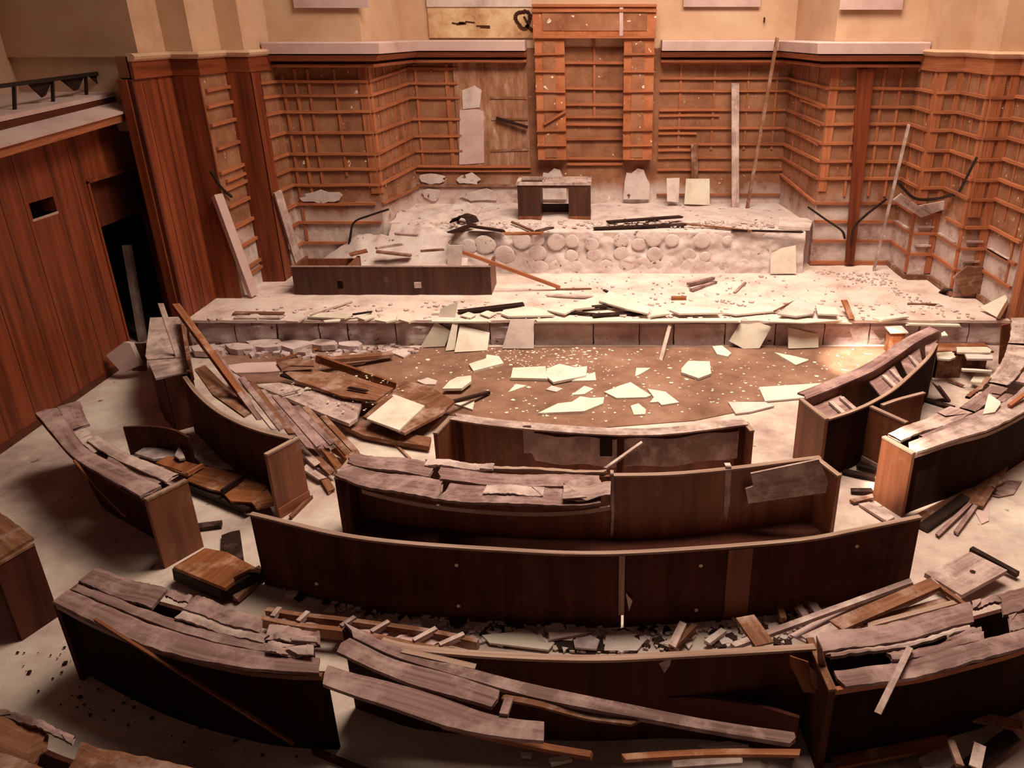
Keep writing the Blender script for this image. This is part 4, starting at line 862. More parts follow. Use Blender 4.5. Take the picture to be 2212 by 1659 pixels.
# stage edge litter
SE = 'slabs and boards along the stage edge'
for lab, k, P, z, m in (
 ('flat white slab on the stage edge right of the standing slab', 12, [(330, 640), (345, 618), (470, 600), (560, 612), (645, 650), (370, 655)], .05, 'slab'),
 ('long white slab tilting toward the middle of the stage edge', 12, [(600, 620), (760, 575), (880, 540), (1000, 580), (900, 600), (760, 612), (700, 642)], .07, 'slab'),
 ('sharp white plaster wedge at the middle of the stage edge', 12, [(900, 565), (960, 508), (1060, 548), (1190, 600), (1190, 640), (1060, 612)], .12, 'slab'),
 ('white plaster triangle beside the wedge on the stage edge', 12, [(1200, 655), (1222, 590), (1312, 640)], .08, 'slab'),
 ('broad white slab with dark gap beneath on the stage edge', 12, [(1310, 620), (1362, 598), (1590, 608), (1610, 635), (1370, 640)], .09, 'slab'),
 ('pale slab on the stage edge right of the broad white slab', 12, [(1610, 632), (1700, 610), (1880, 598), (1945, 622), (1700, 645)], .05, 'slab'),
 ('tilted pale slab with a sharp ridge on the right part of the stage edge', 12, [(1940, 640), (2060, 548), (2160, 600), (2150, 640), (2050, 655)], .10, 'slab2'),
 ('white slab with a raised end right of the ridged slab', 6, [(865, 308), (1000, 328), (1012, 372), (880, 366)], .10, 'slab'),
 ('thin pale sheet near the right end of the stage edge', 6, [(1235, 392), (1440, 368), (1470, 384), (1290, 408)], .06, 'slab'),
 ('white plaster flake on the left stage edge, most pointed one', 13, [(970, 345), (1000, 320), (1215, 305), (1335, 335), (1270, 358), (1090, 352)], .05, 'slab'),
 ('small white plaster flake under the pointed one on the left stage edge', 13, [(1100, 375), (1240, 362), (1225, 382), (1110, 388)], .03, 'slab'),
 ('white plaster flake right of the pointed one on the left stage edge', 13, [(1370, 352), (1480, 318), (1510, 345), (1430, 372)], .04, 'slab'),
 ('half-round white plaster flake hanging over the left stage edge', 13, [(1510, 372), (1560, 342), (1690, 332), (1675, 372), (1600, 388)], .04, 'slab'),
 ('crumbly white plaster lump left of the standing slab', 13, [(1700, 368), (1770, 312), (1832, 372), (1780, 390)], .06, 'slab'),
 ('grey plaster plate on the left stage edge before the long boards', 13, [(800, 380), (830, 335), (930, 320), (960, 345), (900, 385)], .04, 'slab2'),
 ('oval white flake just right of the standing slab', 12, [(90, 650), (140, 630), (185, 645), (150, 665)], .03, 'slab'),
 ('second oval white flake right of the standing slab', 12, [(205, 640), (250, 622), (305, 638), (260, 660)], .03, 'slab'),
 ('slim white fragment at the lip of the right stage edge', 6, [(500, 415), (760, 392), (1040, 408), (800, 425)], .03, 'slab'),
 ('white fragment at the left foot of the ridged slab', 6, [(250, 345), (450, 325), (590, 350), (350, 372)], .04, 'slab')):
    slab('plaster_slab', lab, 'slab', [at(*G(k, p), STG+z+.008) for p in P], min(.03, z*.7), m, SE)
for lab, k, a, za, b, zb, w, t, m in (
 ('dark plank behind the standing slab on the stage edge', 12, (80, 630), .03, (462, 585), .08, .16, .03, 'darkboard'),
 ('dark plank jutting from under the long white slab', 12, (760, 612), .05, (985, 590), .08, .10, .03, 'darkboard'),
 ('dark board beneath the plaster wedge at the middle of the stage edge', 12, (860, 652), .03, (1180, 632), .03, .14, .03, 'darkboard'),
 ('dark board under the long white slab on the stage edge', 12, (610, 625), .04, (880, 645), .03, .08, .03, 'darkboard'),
 ('brown plank lying on the stage right of the fallen stick', 12, (600, 532), .03, (862, 545), .04, .10, .03, 'dustboard'),
 ('thin grey lath at the foot of the fallen stick', 12, (650, 498), .02, (855, 495), .02, .05, .02, 'oldboard'),
 ('upper grey batten of the pair on the middle of the stage', 12, (1420, 470), .06, (1570, 434), .06, .08, .05, 'top'),
 ('lower grey batten of the pair on the middle of the stage', 12, (1440, 505), .03, (1580, 456), .03, .08, .04, 'top'),
 ('thin grey lath right of the batten pair on the stage', 12, (1690, 518), .02, (1755, 458), .02, .05, .02, 'top'),
 ('orange wood block on the stage behind the broad white slab', 12, (1320, 550), .03, (1412, 550), .03, .10, .05, 'seatboard'),
 ('long dark board bedded in dust on the left of the stage', 13, (390, 318), .03, (780, 322), .03, .12, .03, 'oldboard'),
 ('second long dusty board before the dark one on the left of the stage', 13, (400, 352), .02, (770, 352), .02, .14, .03, 'dustboard'),
 ('dark lath over the flakes of the left stage edge', 13, (1330, 330), .08, (1485, 308), .08, .06, .02, 'darkboard'),
 ('thin lath lying from the flakes back across the left of the stage', 13, (1000, 335), .07, (1330, 225), .02, .04, .02, 'dustboard'),
 ('brown strip lying far right on the stage floor', 11, (290, 265), .02, (610, 275), .02, .06, .02, 'oldboard'),
 ('short brown plank upright on the right of the stage edge', 6, (1050, 280), .22, (1100, 400), .03, .10, .03, 'seatboard'),
 ('thin dark lath crossing the ridged slab', 6, (600, 350), .06, (745, 278), .09, .03, .02, 'oldboard'),
 ('thin dark lath on the stage behind the plaster wedge', 12, (930, 502), .03, (1035, 552), .03, .05, .02, 'darkboard')):
    plank('wooden_plank', lab, 'plank', at(*G(k, a), STG+za), at(*G(k, b), STG+zb), w, t, m, SE)
tag(plank('edge_board', None, None, aty(*G(12, (530, 683)), SY-.06), aty(*G(12, (1725, 680)), SY-.06), .14, .03, 'slab', jag=.06), 'long pale board overhanging the middle of the stage edge', 'board')
tag(plank('edge_board', None, None, aty(*G(12, (-80, 684)), SY-.04), aty(*G(12, (270, 684)), SY-.04), .12, .03, 'slab', jag=.06), 'short pale board overhanging the stage edge above the leaning trio', 'board')
tag(plank('edge_board', None, None, aty(1660, 692, SY-.06), aty(1835, 695, SY-.06), .14, .03, 'slab', jag=.06), 'pale board overhanging the stage edge right of the five-sided slab', 'board')
tag(plank('edge_board', None, None, aty(1955, 699, SY-.04), aty(2078, 702, SY-.04), .14, .03, 'slab', jag=.06), 'pale board overhanging the right end of the stage edge', 'board')
tag(plank('wooden_stick', None, None, at(1001, 545, 1.28), at(1209, 621, STG+.05), .07, .06, 'lath'), 'long tan stick leaning from the rubble over the end of the long bench front', 'stick')
slab('plaster_slab', 'white triangular slab tilted up at the far right end of the stage', 'slab', [at(*G(11, (1030, 312)), STG+.05), aty(*G(11, (1290, 162)), 13.05), aty(*G(11, (1325, 200)), 13.0), at(*G(11, (1215, 410)), STG+.05)], .04, 'slab')
tag(plank('wooden_plank', None, None, at(*G(11, (1215, 425)), STG+.04), aty(*G(11, (1330, 225)), 12.98), .06, .04, 'oldboard'), 'brown plank along the edge of the tilted triangular slab', 'plank')
slab('plaster_slab', 'pale plate leaning on the right end of the upper platform front', 'slab', [aty(x, y, 15.48 if y > 570 else 15.58) for x, y in ((1664, 592), (1665, 548), (1690, 536), (1719, 530), (1720, 591))], .03, 'slab')
slab('stone_slab', 'flat stone coping at the right corner of the upper platform', 'slab', [at(x, y, PLT+.07) for x, y in ((1684, 468), (1757, 472), (1750, 492), (1682, 488))], .06, 'slab2')
slab('plaster_slab', 'brownish plate standing on the left foot of the upper platform front', 'slab', [aty(x, y, 15.5) for x, y in ((966, 575), (968, 530), (1000, 530), (996, 578))], .03, 'slab2')
# right side below the stage
RZn = 'rubble between the right bench and the stage'
cr = thing('crate', 'brown wooden crate under two white boards below the right stage end', 'crate', tuple(at(2050, 816, 0).xy)+(0,))
a, b = at(2015, 816, 0), at(2150, 822, 0); 
B(cr, 'front', 'oldboard', (a.x, a.x+.42, a.y, a.y+.03, 0, .36)); B(cr, 'side', 'oldboard', (a.x, a.x+.03, a.y, a.y+.5, 0, .36)); B(cr, 'lid', 'seatboard', (a.x, a.x+.95, a.y+.15, a.y+.5, .36, .39)); B(cr, 'back', 'oldboard', (a.x+.42, a.x+.95, a.y+.3, a.y+.33, 0, .36))
for lab, P, z, m in (
 ('upper white board lying on the crate lid below the stage end', [(788, 708), (1100, 708), (1145, 735), (1135, 765), (795, 762)], .46, 'slab'),
 ('lower buff board under the white one on the crate lid', [(870, 775), (1160, 790), (1160, 830), (900, 828)], .43, 'slab2'),
 ('white board pieces left of the crate lid at the trough bench tip', [(590, 765), (740, 755), (780, 810), (720, 835), (590, 825)], .42, 'slab'),
 ('thin white board edge over the black gap of the crate', [(838, 925), (1000, 932), (1150, 945), (1150, 958), (850, 942)], .33, 'slab'),
 ('crooked white plaster slab lying in front of the crate', [(1000, 950), (1145, 957), (1147, 1040), (1060, 1112), (930, 1060)], .10, 'slab'),
 ('white crumb at the tip of the trough-like bench', [(632, 565), (665, 545), (702, 590), (640, 595)], .75, 'slab')):
    slab('board_piece', lab, 'board', [at(*G(11, p), z) for p in P], .03, m, RZn)
slab('plaster_slab', 'white rounded plaster slab lying on the right bench desktop', 'slab', [at(*G(11, p), z) for p, z in (((1060, 1390), .865), ((1115, 1190), .90), ((1240, 1262), .90), ((1235, 1300), .88), ((1180, 1375), .865))], .03, 'slab')
for lab, a, za, b, zb, w, m in (
 ('dark plank leaning out from the tip of the trough bench', (570, 1080), .30, (690, 1240), .02, .16, 'top'),
 ('black-edged plank on the floor right of the bench stub', (450, 1240), .03, (750, 1330), .03, .10, 'darkboard'),
 ('orange splint on the right bench desktop at the edge of the view', (1330, 1310), .87, (1490, 1190), .90, .05, 'lath'),
 ('curled orange panel strip at the end of the right bench by the stage', (1300, 470), .80, (1270, 880), .10, .16, 'seatboard'),
 ('thin brown stick across the floor left of the crooked slab', (700, 1040), .05, (860, 1110), .03, .04, 'oldboard')):
    plank('wooden_plank', lab, 'plank', at(*G(11, a), za), at(*G(11, b), zb), w, .03, m, RZn, up=Vector((0, 0, 1)) if 'curled' not in lab else Vector((0, -1, 0)))
# floor at the right between the benches
RF = 'boards on the right floor'
for lab, a, b, z, w, m in (
 ('dark plank on the white floor at the foot of the bench stub', (90, 490), (380, 545), .03, .10, 'darkboard'),
 ('black chunk of board beside the sunlit end panel', (225, 425), (400, 470), .05, .14, 'darkboard'),
 ('short black plank left of the sunlit end panel', (160, 665), (350, 665), .03, .08, 'darkboard'),
 ('brown plank poking out under the sunlit end panel', (160, 765), (355, 715), .03, .07, 'oldboard'),
 ('dusty board at the foot of the sunlit end panel', (270, 780), (520, 930), .02, .14, 'dustboard'),
 ('grey plank between the bench stub and the trough', (10, 430), (280, 310), .03, .10, 'oldboard'),
 ('brown plank along the foot of the right bench', (760, 930), (1480, 560), .03, .16, 'oldboard'),
 ('dark plank on the open floor below the right bench', (800, 1000), (1190, 720), .03, .13, 'darkboard'),
 ('bent grey plank crossing toward the right bench', (1270, 800), (1500, 440), .05, .16, 'oldboard'),
 ('left prong of the thin sticks on the right open floor', (930, 1065), (1290, 720), .03, .045, 'top'),
 ('right prong of the thin sticks on the right open floor', (1095, 1045), (1330, 720), .03, .05, 'top'),
 ('dark chip among the sticks on the right open floor', (1320, 680), (1440, 650), .04, .10, 'darkboard')):
    plank('wooden_plank', lab, 'plank', at(*G(16, a), z), at(*G(16, b), z+.02), w, .03, m, RF)
slab('dust_rag', 'mauve rag spread on the right open floor beside the sticks', 'rag', [at(*G(16, p), .02) for p in ((1400, 620), (1560, 570), (1690, 575), (1620, 690), (1480, 720), (1400, 700))], .015, 'top')
slab('dust_rag', 'faded mauve rag below the first on the right open floor', 'rag', [at(*G(16, p), .015) for p in ((1290, 780), (1400, 760), (1395, 930), (1330, 960), (1270, 850))], .012, 'fascia')
slab('hatch_board', 'tan rectangular panel with a dark spot lying right of the longest bench', 'panel', [at(*G(16, p), .16) for p in ((820, 1400), (1230, 1210), (1560, 1375), (1150, 1600))], .05, 'dustboard')
p = at(*G(16, (1250, 1388)), .165); m_ = MB(); m_.prism([p+Vector((.03*math.cos(k), .03*math.sin(k), 0)) for k in (0, 1, 2, 3, 4, 5)], .006); o_ = m_.obj('knot', 'darkboard', bpy.data.objects['hatch_board'])
plank('wooden_plank', 'dark strip along the far edge of the tan rectangular panel', 'plank', at(*G(16, (1240, 1190)), .10), at(*G(16, (1650, 1415)), .06), .06, .05, 'darkboard', RF)
# collapsed seats between the longest bench and the front row
CS = 'collapsed seat timbers before the front row'
def seatframe(label, up_px, lo_px, slats, z):
    U_, L_ = spline([at(*G(15, p), z) for p in up_px], 20), spline([at(*G(15, p), z) for p in lo_px], 20)
    t = thing('wrecked_seat', label, 'seat frame', (U_[10].x, U_[10].y, 0), CS)
    for L in (U_, L_): ribbon(L, offs(L, .05), z-.10, z, 'oldboard', 'rail', t)
    for s in slats: m = MB(); m.bar(lerpl(U_, s), lerpl(L_, s)+Vector((0, 0, -.005)), .045, .05); m.obj('slat', 'dustboard', t)
    for s0, s1 in ((.08, .28), (.36, .62), (.66, .86)): board(t, U_, L_, s0, s1, .05, .9, z-.06, .015, 'fascia', 'seat_board', .06, .01)
    return t
seatframe('wrecked curved seat with cross slats, left, in front of the longest bench', [(60, 225), (300, 262), (600, 295), (1170, 372), (1500, 440)], [(20, 280), (280, 330), (620, 370), (1110, 470), (1330, 500)], (.06, .2, .42, .58, .8, .93), .22)
for lab, a, b, z, w, m in (
 ('longest straight rail of the wrecked seat at the right, nearest the longest bench', (330, 875), (1480, 458), .28, .06, 'dustboard'),
 ('second straight rail of the wrecked seat at the right', (820, 850), (1650, 470), .22, .16, 'dustboard'),
 ('broad plank slanting over the rails of the wrecked seat', (1000, 745), (1640, 470), .34, .14, 'oldboard'),
 ('narrow rail of the wrecked seat next to the front right bench', (1160, 735), (1790, 560), .25, .07, 'oldboard'),
 ('light splint on the narrow rail beside the tan panel', (1200, 745), (1790, 590), .30, .05, 'edge'),
 ('upright brown slat across the right wrecked seat', (410, 690), (530, 860), .30, .17, 'oldboard'),
 ('short grey slat at the seam of the longest bench', (2080-2212+60, 900), (80, 745), .10, .05, 'oldboard'),
 ('pale slat at the seam of the longest bench', (2120-2212+30, 880), (10, 730), .14, .07, 'dustboard'),
 ('small slat under the longest bench, left one of three at the right', (640, 640), (660, 705), .12, .06, 'oldboard'),
 ('small slat under the longest bench, middle one of three at the right', (755, 620), (800, 680), .12, .07, 'dustboard'),
 ('small slat under the longest bench, right one of three at the right', (845, 605), (880, 655), .12, .08, 'dustboard'),
 ('forked pale splinter near the right wrecked seat', (170, 850), (270, 775), .06, .06, 'slab2'),
 ('brown strip from the tan panel to the front right bench', (1650, 480), (1830, 610), .33, .04, 'oldboard')):
    plank('wooden_plank', lab, 'plank', at(*G(9, a), z), at(*G(9, b), z), w, .04, m, CS)
slab('seat_board', 'dusty mauve seat board leaning between the right rails', 'board', [at(*G(9, p), z) for p, z in (((700, 790), .16), ((900, 690), .18), ((1090, 590), .22), ((1160, 640), .22), ((1000, 740), .20), ((800, 850), .14))], .02, 'fascia', CS)
for lab, P, z, m in (
 ('pale torn board on the floor under the seam of the longest bench', [(1700, 800), (1830, 760), (1960, 830), (1900, 900), (1690, 900)], .03, 'slab2'),
 ('whitish torn sheet between the left seat frame and the seam', [(900, 800), (1200, 770), (1370, 850), (1330, 895), (950, 850)], .04, 'slab'),
 ('dark torn sheet right of the whitish one', [(1370, 850), (1560, 810), (1680, 820), (1690, 900), (1400, 895)], .03, 'darkboard'),
 ('silvery crumpled foil piece on the dark torn sheet', [(1490, 830), (1600, 800), (1660, 830), (1640, 890), (1500, 880)], .07, 'glassy')):
    slab('torn_sheet', lab, 'sheet', [at(*G(8, p), z) for p in P], .02, m, CS)
plank('wooden_plank', 'dark-edged plank lying under the longest bench right of its middle', 'plank', at(*G(8, (1330, 815)), .05), at(*G(8, (1580, 770)), .05), .10, .03, 'dustboard', CS)
# wreckage at the left, between the outer and inner bench
LW = 'wreckage between the left benches'
for lab, P, z, m in (
 ('first orange-brown seat board behind the outer left bench', [(540, 470), (640, 410), (830, 470), (760, 545)], .16, 'seatboard'),
 ('second seat board, with a dark square recess', [(640, 515), (830, 470), (930, 495), (810, 580)], .15, 'seatboard'),
 ('third orange-brown seat board, touching the end panel of the outer left bench', [(800, 620), (945, 500), (1080, 520), (1270, 580), (1100, 720), (980, 690)], .15, 'seatboard'),
 ('fourth orange-brown seat board by the end panel of the plank-heap bench', [(1105, 725), (1285, 590), (1490, 670), (1360, 810), (1180, 800)], .14, 'seatboard'),
 ('last seat board, splintered, under the end panel of the plank-heap bench', [(1350, 800), (1490, 690), (1560, 820), (1400, 860)], .14, 'seatboard'),
 ('crumpled whitish sheet behind the outer left bench', [(360, 390), (470, 320), (600, 260), (720, 270), (730, 350), (690, 420), (520, 440)], .12, 'glassy'),
 ('grey crumpled sheet in front of the plank-heap bench', [(740, 280), (800, 220), (920, 260), (1100, 400), (1250, 520), (1100, 510), (930, 470), (840, 400)], .08, 'glassy'),
 ('pale strip of torn sheet standing in the left wreckage', [(700, 410), (740, 320), (790, 430), (740, 440)], .22, 'glassy')):
    slab('seat_board' if 'seat board' in lab else 'torn_sheet', lab, 'board' if 'seat board' in lab else 'sheet', [at(*G(14, p), z) for p in P], .03, m, LW)
L = spline([at(*G(14, p), .42) for p in ((268, 160), (500, 155), (700, 185), (830, 250))], 14)
o = ribbon(L, offs(L, .03), 0.02, .42, 'panel', 'veneer_sheet', None, ua=False); tag(o, 'dark curved panel standing loose behind the outer left bench', 'panel', LW)
for lab, a, b, z, w, m in (
 ('brown beam edge under the row of orange-brown seat boards', (810, 665), (1330, 880), .08, .06, 'darkboard'),
 ('thin orange strip across the row of seat boards', (800, 575), (940, 492), .20, .03, 'lath'),
 ('dark lath between the third and fourth seat boards', (1100, 722), (1285, 592), .19, .03, 'darkboard'),
 ('black batten on the floor right of the outer left end panel', (890, 1025), (1095, 1000), .03, .10, 'darkboard'),
 ('thin stick at the foot of the plank-heap bench end panel', (1690, 940), (1860, 770), .02, .04, 'oldboard'),
 ('short thick batten lying by the corner of the longest bench', (1215, 1640), (1455, 1435), .05, .08, 'oldboard')):
    plank('wooden_plank', lab, 'plank', at(*G(14, a), z), at(*G(14, b), z), w, .05, m, LW)
slab('dark_panel_piece', 'dark torn panel piece standing on the floor left of the longest bench', 'panel', [at(*G(14, p), z) for p, z in (((1100, 1090), .04), ((1180, 1060), .04), ((1255, 1045), .04), ((1290, 1300), .04), ((1095, 1225), .04))], .03, 'darkboard')
slab('cabinet_door', 'light brown panel lying on dark battens between the left benches', 'panel', [at(*G(14, p), .22) for p in ((690, 1360), (960, 1200), (1150, 1235), (1430, 1385), (1340, 1380), (1200, 1450), (1210, 1480), (1130, 1540))], .04, 'seatboard')
plank('wooden_plank', 'dark batten under the front edge of the light brown panel', 'plank', at(*G(14, (720, 1400)), .10), at(*G(14, (1130, 1580)), .10), .10, .14, 'darkboard', LW)
plank('wooden_plank', 'dark batten under the right edge of the light brown panel', 'plank', at(*G(14, (1140, 1580)), .10), at(*G(14, (1440, 1420)), .10), .10, .14, 'darkboard', LW)
# bottom edge of the view
BE = 'litter in the dark before the front row'
for lab, a, b, z, w, m in (
 ('red-brown plank in the dark below the front right bench', (1440, 320), (1900, 230), .08, .10, 'seatboard'),
 ('splintered stick standing in the litter at the bottom right', (1910, 230), (1950, 335), .30, .05, 'oldboard'),
 ('pale slat standing in the litter at the bottom right', (2030, 250), (2010, 340), .30, .08, 'dustboard'),
 ('dark plank in the litter at the bottom right corner', (1990, 335), (2170, 200), .06, .12, 'darkboard'),
 ('second pale trim strip in the dark at the bottom of the view', (760, 330), (1050, 310), .10, .06, 'dustboard'),
 ('reddish plank under the right front bench near the edge of the view', (1960, 120), (2200, 170), .10, .10, 'seatboard')):
    plank('wooden_plank', lab, 'plank', at(*G(17, a), z), at(*G(17, b), z+.03), w, .03, m, BE)
for lab, P, z, m in (
 ('silvery crumpled sheet in the litter at the bottom right', [(1780, 300), (1850, 265), (1930, 310), (1900, 340), (1800, 338)], .10, 'glassy'),
 ('white plaster scrap right of the front middle bench end', [(255, 300), (330, 285), (355, 305), (270, 325)], .05, 'slab'),
 ('smaller white plaster scrap beside the first, under the hanging trim', [(140, 275), (190, 278), (185, 292), (145, 290)], .05, 'slab'),
 ('pale strip of plaster under the fallen trim at the bottom', [(870, 240), (1000, 230), (1080, 245), (900, 255)], .05, 'slab2')):
    slab('litter_piece', lab, 'litter', [at(*G(17, p), z) for p in P], .03, m, BE)
# things leaning on the back walls
plank('timber_beam', 'tall pale beam leaning between the two red veneer pilasters at left', 'beam', aty(468, 420, 13.95), at(547, 636, STG+.05), .17, .10, 'fascia', up=Vector((1, -.5, 0)))
plank('plank_board', 'slim white-edged plank leaning at the corner right of the second veneer pilaster', 'plank', aty(599, 414, 15.15), at(652, 590, STG+.02), .16, .05, 'dustboard', up=Vector((.8, -.6, 0)))
slab('tapering_plank', 'tall tapering red-orange plank leaning on the right front wall section', 'plank', [aty(x, y, 16.10) for x, y in ((1852, 150), (1890, 148), (1868, 360), (1845, 568), (1826, 568), (1842, 360))], .05, 'veneer')
plank('timber_post', 'grey post standing against the right recess of the back wall', 'post', at(1588, 448, PLT), aty(1588, 180, 18.42), .16, .07, 'dustboard', up=Vector((0, -1, 0)))
plank('timber_post', 'short brown post behind the white panels in the right recess', 'post', aty(1500, 440, 18.48), aty(1500, 312, 18.48), .15, .05, 'oldboard', up=Vector((0, -1, 0)))
plank('thin_pole', 'long thin pole slanting up from the platform to the cornice at the right recess', 'pole', at(1614, 450, PLT), aty(1679, 82, 17.95), .07, .05, 'oldboard', up=Vector((0, -1, 0)))
plank('thin_pole', 'thin pole leaning on the right zigzag corner of the wall', 'pole', at(1887, 585, STG), aty(1963, 270, 15.95), .05, .04, 'dustboard', up=Vector((0, -1, 0)))
slab('white_panel', 'white square panel leaning in the right recess of the back wall', 'panel', [aty(x, y, 18.3 if y < 400 else 18.2) for x, y in ((1478, 441), (1482, 386), (1533, 386), (1533, 443))], .03, 'slab')
slab('white_panel', 'tall slim white panel left of the square one in the right recess', 'panel', [aty(x, y, 18.25 if y < 400 else 18.15) for x, y in ((1441, 435), (1440, 385), (1468, 384), (1466, 437))], .03, 'slab2')
# cables, loose bits on the platform
PB = 'broken boards on the upper platform'
for lab, a, b, z0, z1, w, m in (
 ('dark curled board at the left end of the platform top', (30, 170), (170, 120), .03, .10, .14, 'darkboard'),
 ('long dark board sagging along the left of the platform edge', (150, 130), (350, 160), .12, .03, .12, 'darkboard'),
 ('pale plank capping the stained part of the platform edge', (350, 175), (570, 172), .06, .06, .14, 'seatboard'),
 ('dark raised board left of the desk foot', (520, 165), (625, 140), .04, .10, .10, 'darkboard'),
 ('upper dark board of the stack right of the desk', (945, 108), (1385, 75), .10, .12, .16, 'darkboard'),
 ('lower dark board of the stack right of the desk', (870, 145), (1400, 122), .03, .05, .16, 'darkboard'),
 ('long thin lath reaching from the dark stack to the stone coping', (1380, 115), (1800, 160), .06, .03, .06, 'oldboard'),
 ('dark lath at the right end of the platform edge', (1680, 155), (2090, 165), .03, .03, .06, 'darkboard'),
 ('light lath lying beside the dark curled board', (390, 105), (520, 160), .06, .05, .05, 'oldboard')):
    plank('wooden_plank', lab, 'plank', at(*G(12, a), PLT+z0), at(*G(12, b), PLT+z1), w, .035, m, PB, jag=.05)
q = [at(*G(12, p), PLT+z) for p, z in (((55, 105), .02), ((75, 80), .12), ((110, 66), .18), ((150, 78), .16), ((170, 110), .06))]
m_ = MB(); 
for a, b in zip(q, q[1:]): m_.bar(a, b, .3, .02)
tag(m_.obj('bent_sheet', 'darkboard'), 'dark sheet curled into an arch at the left end of the platform', 'sheet', PB)
def cable(lab, pts, r=.018):
    Q = spline(pts, 18); m = MB()
    for a, b in zip(Q, Q[1:]): m.bar(a, b+(b-a)*.1, r*2, r*2)
    tag(m.obj('cable', 'metal'), lab, 'cable')
cable('black cable hanging from the left front wall down to the stage rubble', [aty(840, 452, 16.15), aty(800, 465, 16.1), aty(765, 480, 16.1), aty(757, 510, 16.1), aty(752, 545, 16.15)])
cable('black cable bowing left of the tapering orange plank', [aty(1745, 447, 16.15), aty(1785, 475, 16.05), aty(1818, 498, 16.0), aty(1825, 515, 16.1)])
cable('black cable bowing right of the tapering orange plank', [aty(1915, 430, 16.15), aty(1870, 465, 16.05), aty(1845, 492, 16.0), aty(1838, 530, 16.1)])
cable('dark wire sagging over the lower right zigzag of the wall', [aty(1940, 395, 15.0), aty(1975, 428, 15.0), aty(2020, 430, 15.0), aty(2060, 420, 14.7)], .025)
cable('dark rod slanting on the upper right zigzag of the wall', [aty(2072, 415, 13.95), aty(2110, 340, 13.85)], .02)
cable('dark wire hanging between the two red veneer pilasters', [atx(455, 370, -6.6), atx(478, 405, -6.58), atx(500, 425, -6.6)], .018)
for lab, P, Y in (('loose plaster crust sagging from the right zigzag wall corner', [(1948, 418), (1985, 445), (2055, 432), (2060, 445), (1990, 470), (1930, 432)], 15.12), ('buckled wall board hanging at the far right zigzag', [(2060, 600), (2090, 575), (2125, 578), (2130, 630), (2080, 640)], 13.95)):
    slab('plaster_crust', lab, 'plaster', [aty(x, y, Y) for x, y in P], .05, 'dustboard' if Y > 15 else 'oldboard')
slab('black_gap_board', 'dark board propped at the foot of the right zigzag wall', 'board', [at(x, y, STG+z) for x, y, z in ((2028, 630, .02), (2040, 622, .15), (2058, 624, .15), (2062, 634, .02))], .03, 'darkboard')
# rubble mound left of the platform
V = []; F = []; nx, ny = 70, 44
for j in range(ny+1):
    for i in range(nx+1):
        x = -6.2+3.5*i/nx; y = 14.75+3.6*j/ny
        f = max(0, min(1, (y-14.9)/1.9))*max(0, min(1, (x+6.3)/1.3)); f = f*f*(3-2*f)
        e = 1 if 0 < i < nx else 0
        z = STG+.83*f+e*f*(.12*noise.noise(Vector((x*1.7, y*1.7, 0)))+.07*noise.noise(Vector((x*5, y*5, 2)))+.03*noise.noise(Vector((x*13, y*13, 4))))+.005
        V.append((x, y, z))
for j in range(ny):
    for i in range(nx):
        k = j*(nx+1)+i
        if V[k+nx+1][1] < 16.26 or V[k][0] > -4.42: F.append((k, k+1, k+nx+2, k+nx+1))
o = _link('rubble_mound', V, F, 'rubble', None, None, True); tag(o, 'sloping mound of plaster rubble left of the upper platform', 'rubble', kind='stuff')
for lab, a, b, z0, z1, w, m in (
 ('dark board half buried in the rubble mound', (720, 1325), (940, 1350), .95, .85, .12, 'oldboard'),
 ('orange block of wood sticking out of the rubble mound', (560, 1345), (665, 1320), 1.05, 1.1, .16, 'seatboard'),
 ('pale lath across the rubble mound', (720, 1305), (885, 1280), 1.1, 1.12, .06, 'dustboard'),
 ('thin dark lath higher on the rubble mound', (1000, 1322), (1140, 1312), 1.22, 1.24, .05, 'oldboard'),
 ('flat pale slat near the top of the rubble mound', (840, 1215), (975, 1225), 1.36, 1.36, .08, 'dustboard')):
    f_ = lambda p: (560+p[0]/2.86, 80+p[1]/2.86)
    plank('wooden_plank', lab, 'plank', at(*f_(a), z0), at(*f_(b), z1), w, .04, m, 'boards on the rubble mound')
# crumbs
def inpoly(P, z):
    W_ = [at(x, y, z) for x, y in P]; xs = [p.x for p in W_]; ys = [p.y for p in W_]
    def f():
        for _ in range(60):
            x = random.uniform(min(xs), max(xs)); y = random.uniform(min(ys), max(ys)); c = False; j = len(W_)-1
            for i in range(len(W_)):
                if (W_[i].y > y) != (W_[j].y > y) and x < (W_[j].x-W_[i].x)*(y-W_[i].y)/(W_[j].y-W_[i].y)+W_[i].x: c = not c
                j = i
            if c: break
        return (x, y, z)
    return f
chips('plaster_crumbs', 'white plaster crumbs strewn over the arena carpet', 'crumbs', inpoly([(500, 765), (1300, 750), (1900, 755), (1820, 815), (1560, 880), (1300, 915), (960, 890), (800, 900)], .013), 420, (.012, .035), 'slab')
chips('plaster_crumbs', 'white plaster crumbs in a dense patch under the middle of the stage front', 'crumbs', inpoly([(1060, 752), (1330, 752), (1280, 800), (1090, 790)], .013), 160, (.012, .03), 'slab')
chips('stage_crumbs', 'plaster and board crumbs strewn along the stage edge', 'crumbs', inpoly([(430, 690), (2120, 690), (2060, 655), (1300, 640), (560, 665)], STG+.012), 300, (.02, .07), 'slab2', .3)
chips('stage_crumbs', 'small plaster crumbs over the open stage floor', 'crumbs', inpoly([(1080, 640), (1900, 640), (1880, 590), (1200, 600)], STG+.012), 120, (.015, .04), 'block', .4)
chips('stone_crumbs', 'broken masonry crumbs at the foot of the left stage front', 'crumbs', inpoly([(420, 770), (430, 748), (930, 748), (900, 765), (700, 775)], .02), 170, (.03, .09), 'block', .6)
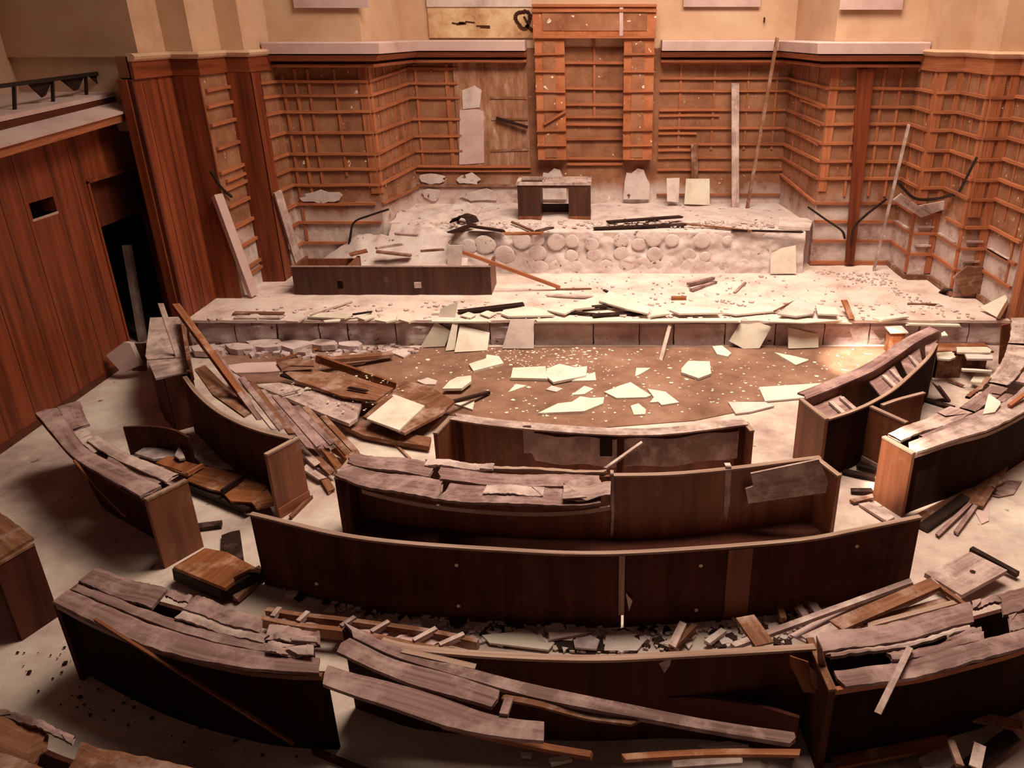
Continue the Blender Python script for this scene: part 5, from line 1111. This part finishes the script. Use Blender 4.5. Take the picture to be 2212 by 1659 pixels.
chips('seat_litter', 'mixed pale litter on the floor between the longest bench and the front row', 'litter', inpoly([(600, 1270), (1335, 1360), (1760, 1320), (1700, 1390), (1300, 1410), (850, 1380)], .012), 380, (.015, .06), 'rubble', .4)
chips('wood_litter', 'dark wood splinters on the floor between the longest bench and the front row', 'litter', inpoly([(600, 1270), (1335, 1360), (1760, 1320), (1700, 1390), (1300, 1410), (850, 1380)], .012), 130, (.02, .08), 'darkboard', .3)
chips('dark_litter', 'dark dirt lumps on the floor before the front row', 'litter', inpoly([(20, 1400), (150, 1380), (700, 1660), (1300, 1659), (500, 1640), (100, 1520)], .012), 70, (.006, .018), 'darkboard', .5)
chips('platform_crumbs', 'plaster crumbs over the top of the upper platform', 'crumbs', inpoly([(900, 480), (1690, 478), (1730, 492), (980, 492)], PLT+.03), 260, (.02, .06), 'slab2', .5)
chips('wall_foot_rubble', 'plaster rubble lying along the right zigzag wall foot', 'crumbs', inpoly([(1740, 585), (1915, 590), (1950, 625), (2050, 670), (2040, 685), (1900, 620)], STG+.012), 150, (.012, .045), 'rubble', .5)
chips('pile_litter', 'plaster crumbs on the collapsed boards at left', 'crumbs', inpoly([(560, 830), (800, 800), (880, 850), (760, 900)], .25), 90, (.012, .035), 'slab')

# ------------------------------------------------------------------ light
def area(name, loc, sx, sy, e, col, tgt=None):
    d = bpy.data.lights.new(name, 'AREA'); d.shape = 'RECTANGLE'; d.size = sx; d.size_y = sy; d.energy = e; d.color = col
    o = bpy.data.objects.new(name, d); COL.objects.link(o); o.location = loc
    if tgt: o.rotation_euler = (Vector(tgt)-Vector(loc)).to_track_quat('-Z', 'Y').to_euler()
    return o
L_ = area('roof_light', (1.7, 10.4, 11.8), 6.0, 6.0, 2500, (1., .82, .63), (1.7, 10.8, 0)); L_.data.spread = math.radians(116)
L_ = area('upper_wall_fill', (1.2, 13.2, 9.6), 8.0, 1.6, 640, (1., .82, .63), (-.6, 18.8, 4.2)); L_.data.spread = math.radians(140)  # unseen fill lamp added to brighten the upper back wall and stage
def shaft(name, src, tgt, e, deg):                 # sun shaft through a hole in the broken roof
    d = bpy.data.lights.new(name, 'SPOT'); d.energy = e; d.spot_size = math.radians(deg); d.spot_blend = .7; d.color = (1., .84, .62); d.shadow_soft_size = .05
    o = bpy.data.objects.new(name, d); COL.objects.link(o); o.location = src; o.rotation_euler = (Vector(tgt)-Vector(src)).to_track_quat('-Z', 'Y').to_euler()
shaft('sun_shaft', (1.0, 6.0, 13.), at(1878, 782, 0), 95000, 7.0)
shaft('sun_shaft', (-2.2, 2.6, 13.), at(1932, 985, .62), 70000, 3.6)
w = bpy.data.worlds.new('world'); SC.world = w; w.use_nodes = True
w.node_tree.nodes['Background'].inputs[0].default_value = (1., .62, .48, 1); w.node_tree.nodes['Background'].inputs[1].default_value = .09
vs = SC.view_settings
SC.display_settings.display_device = 'sRGB'; vs.view_transform = 'Standard'; vs.look = 'None'; vs.gamma = 1; vs.use_curve_mapping = False; vs.exposure = -1.0
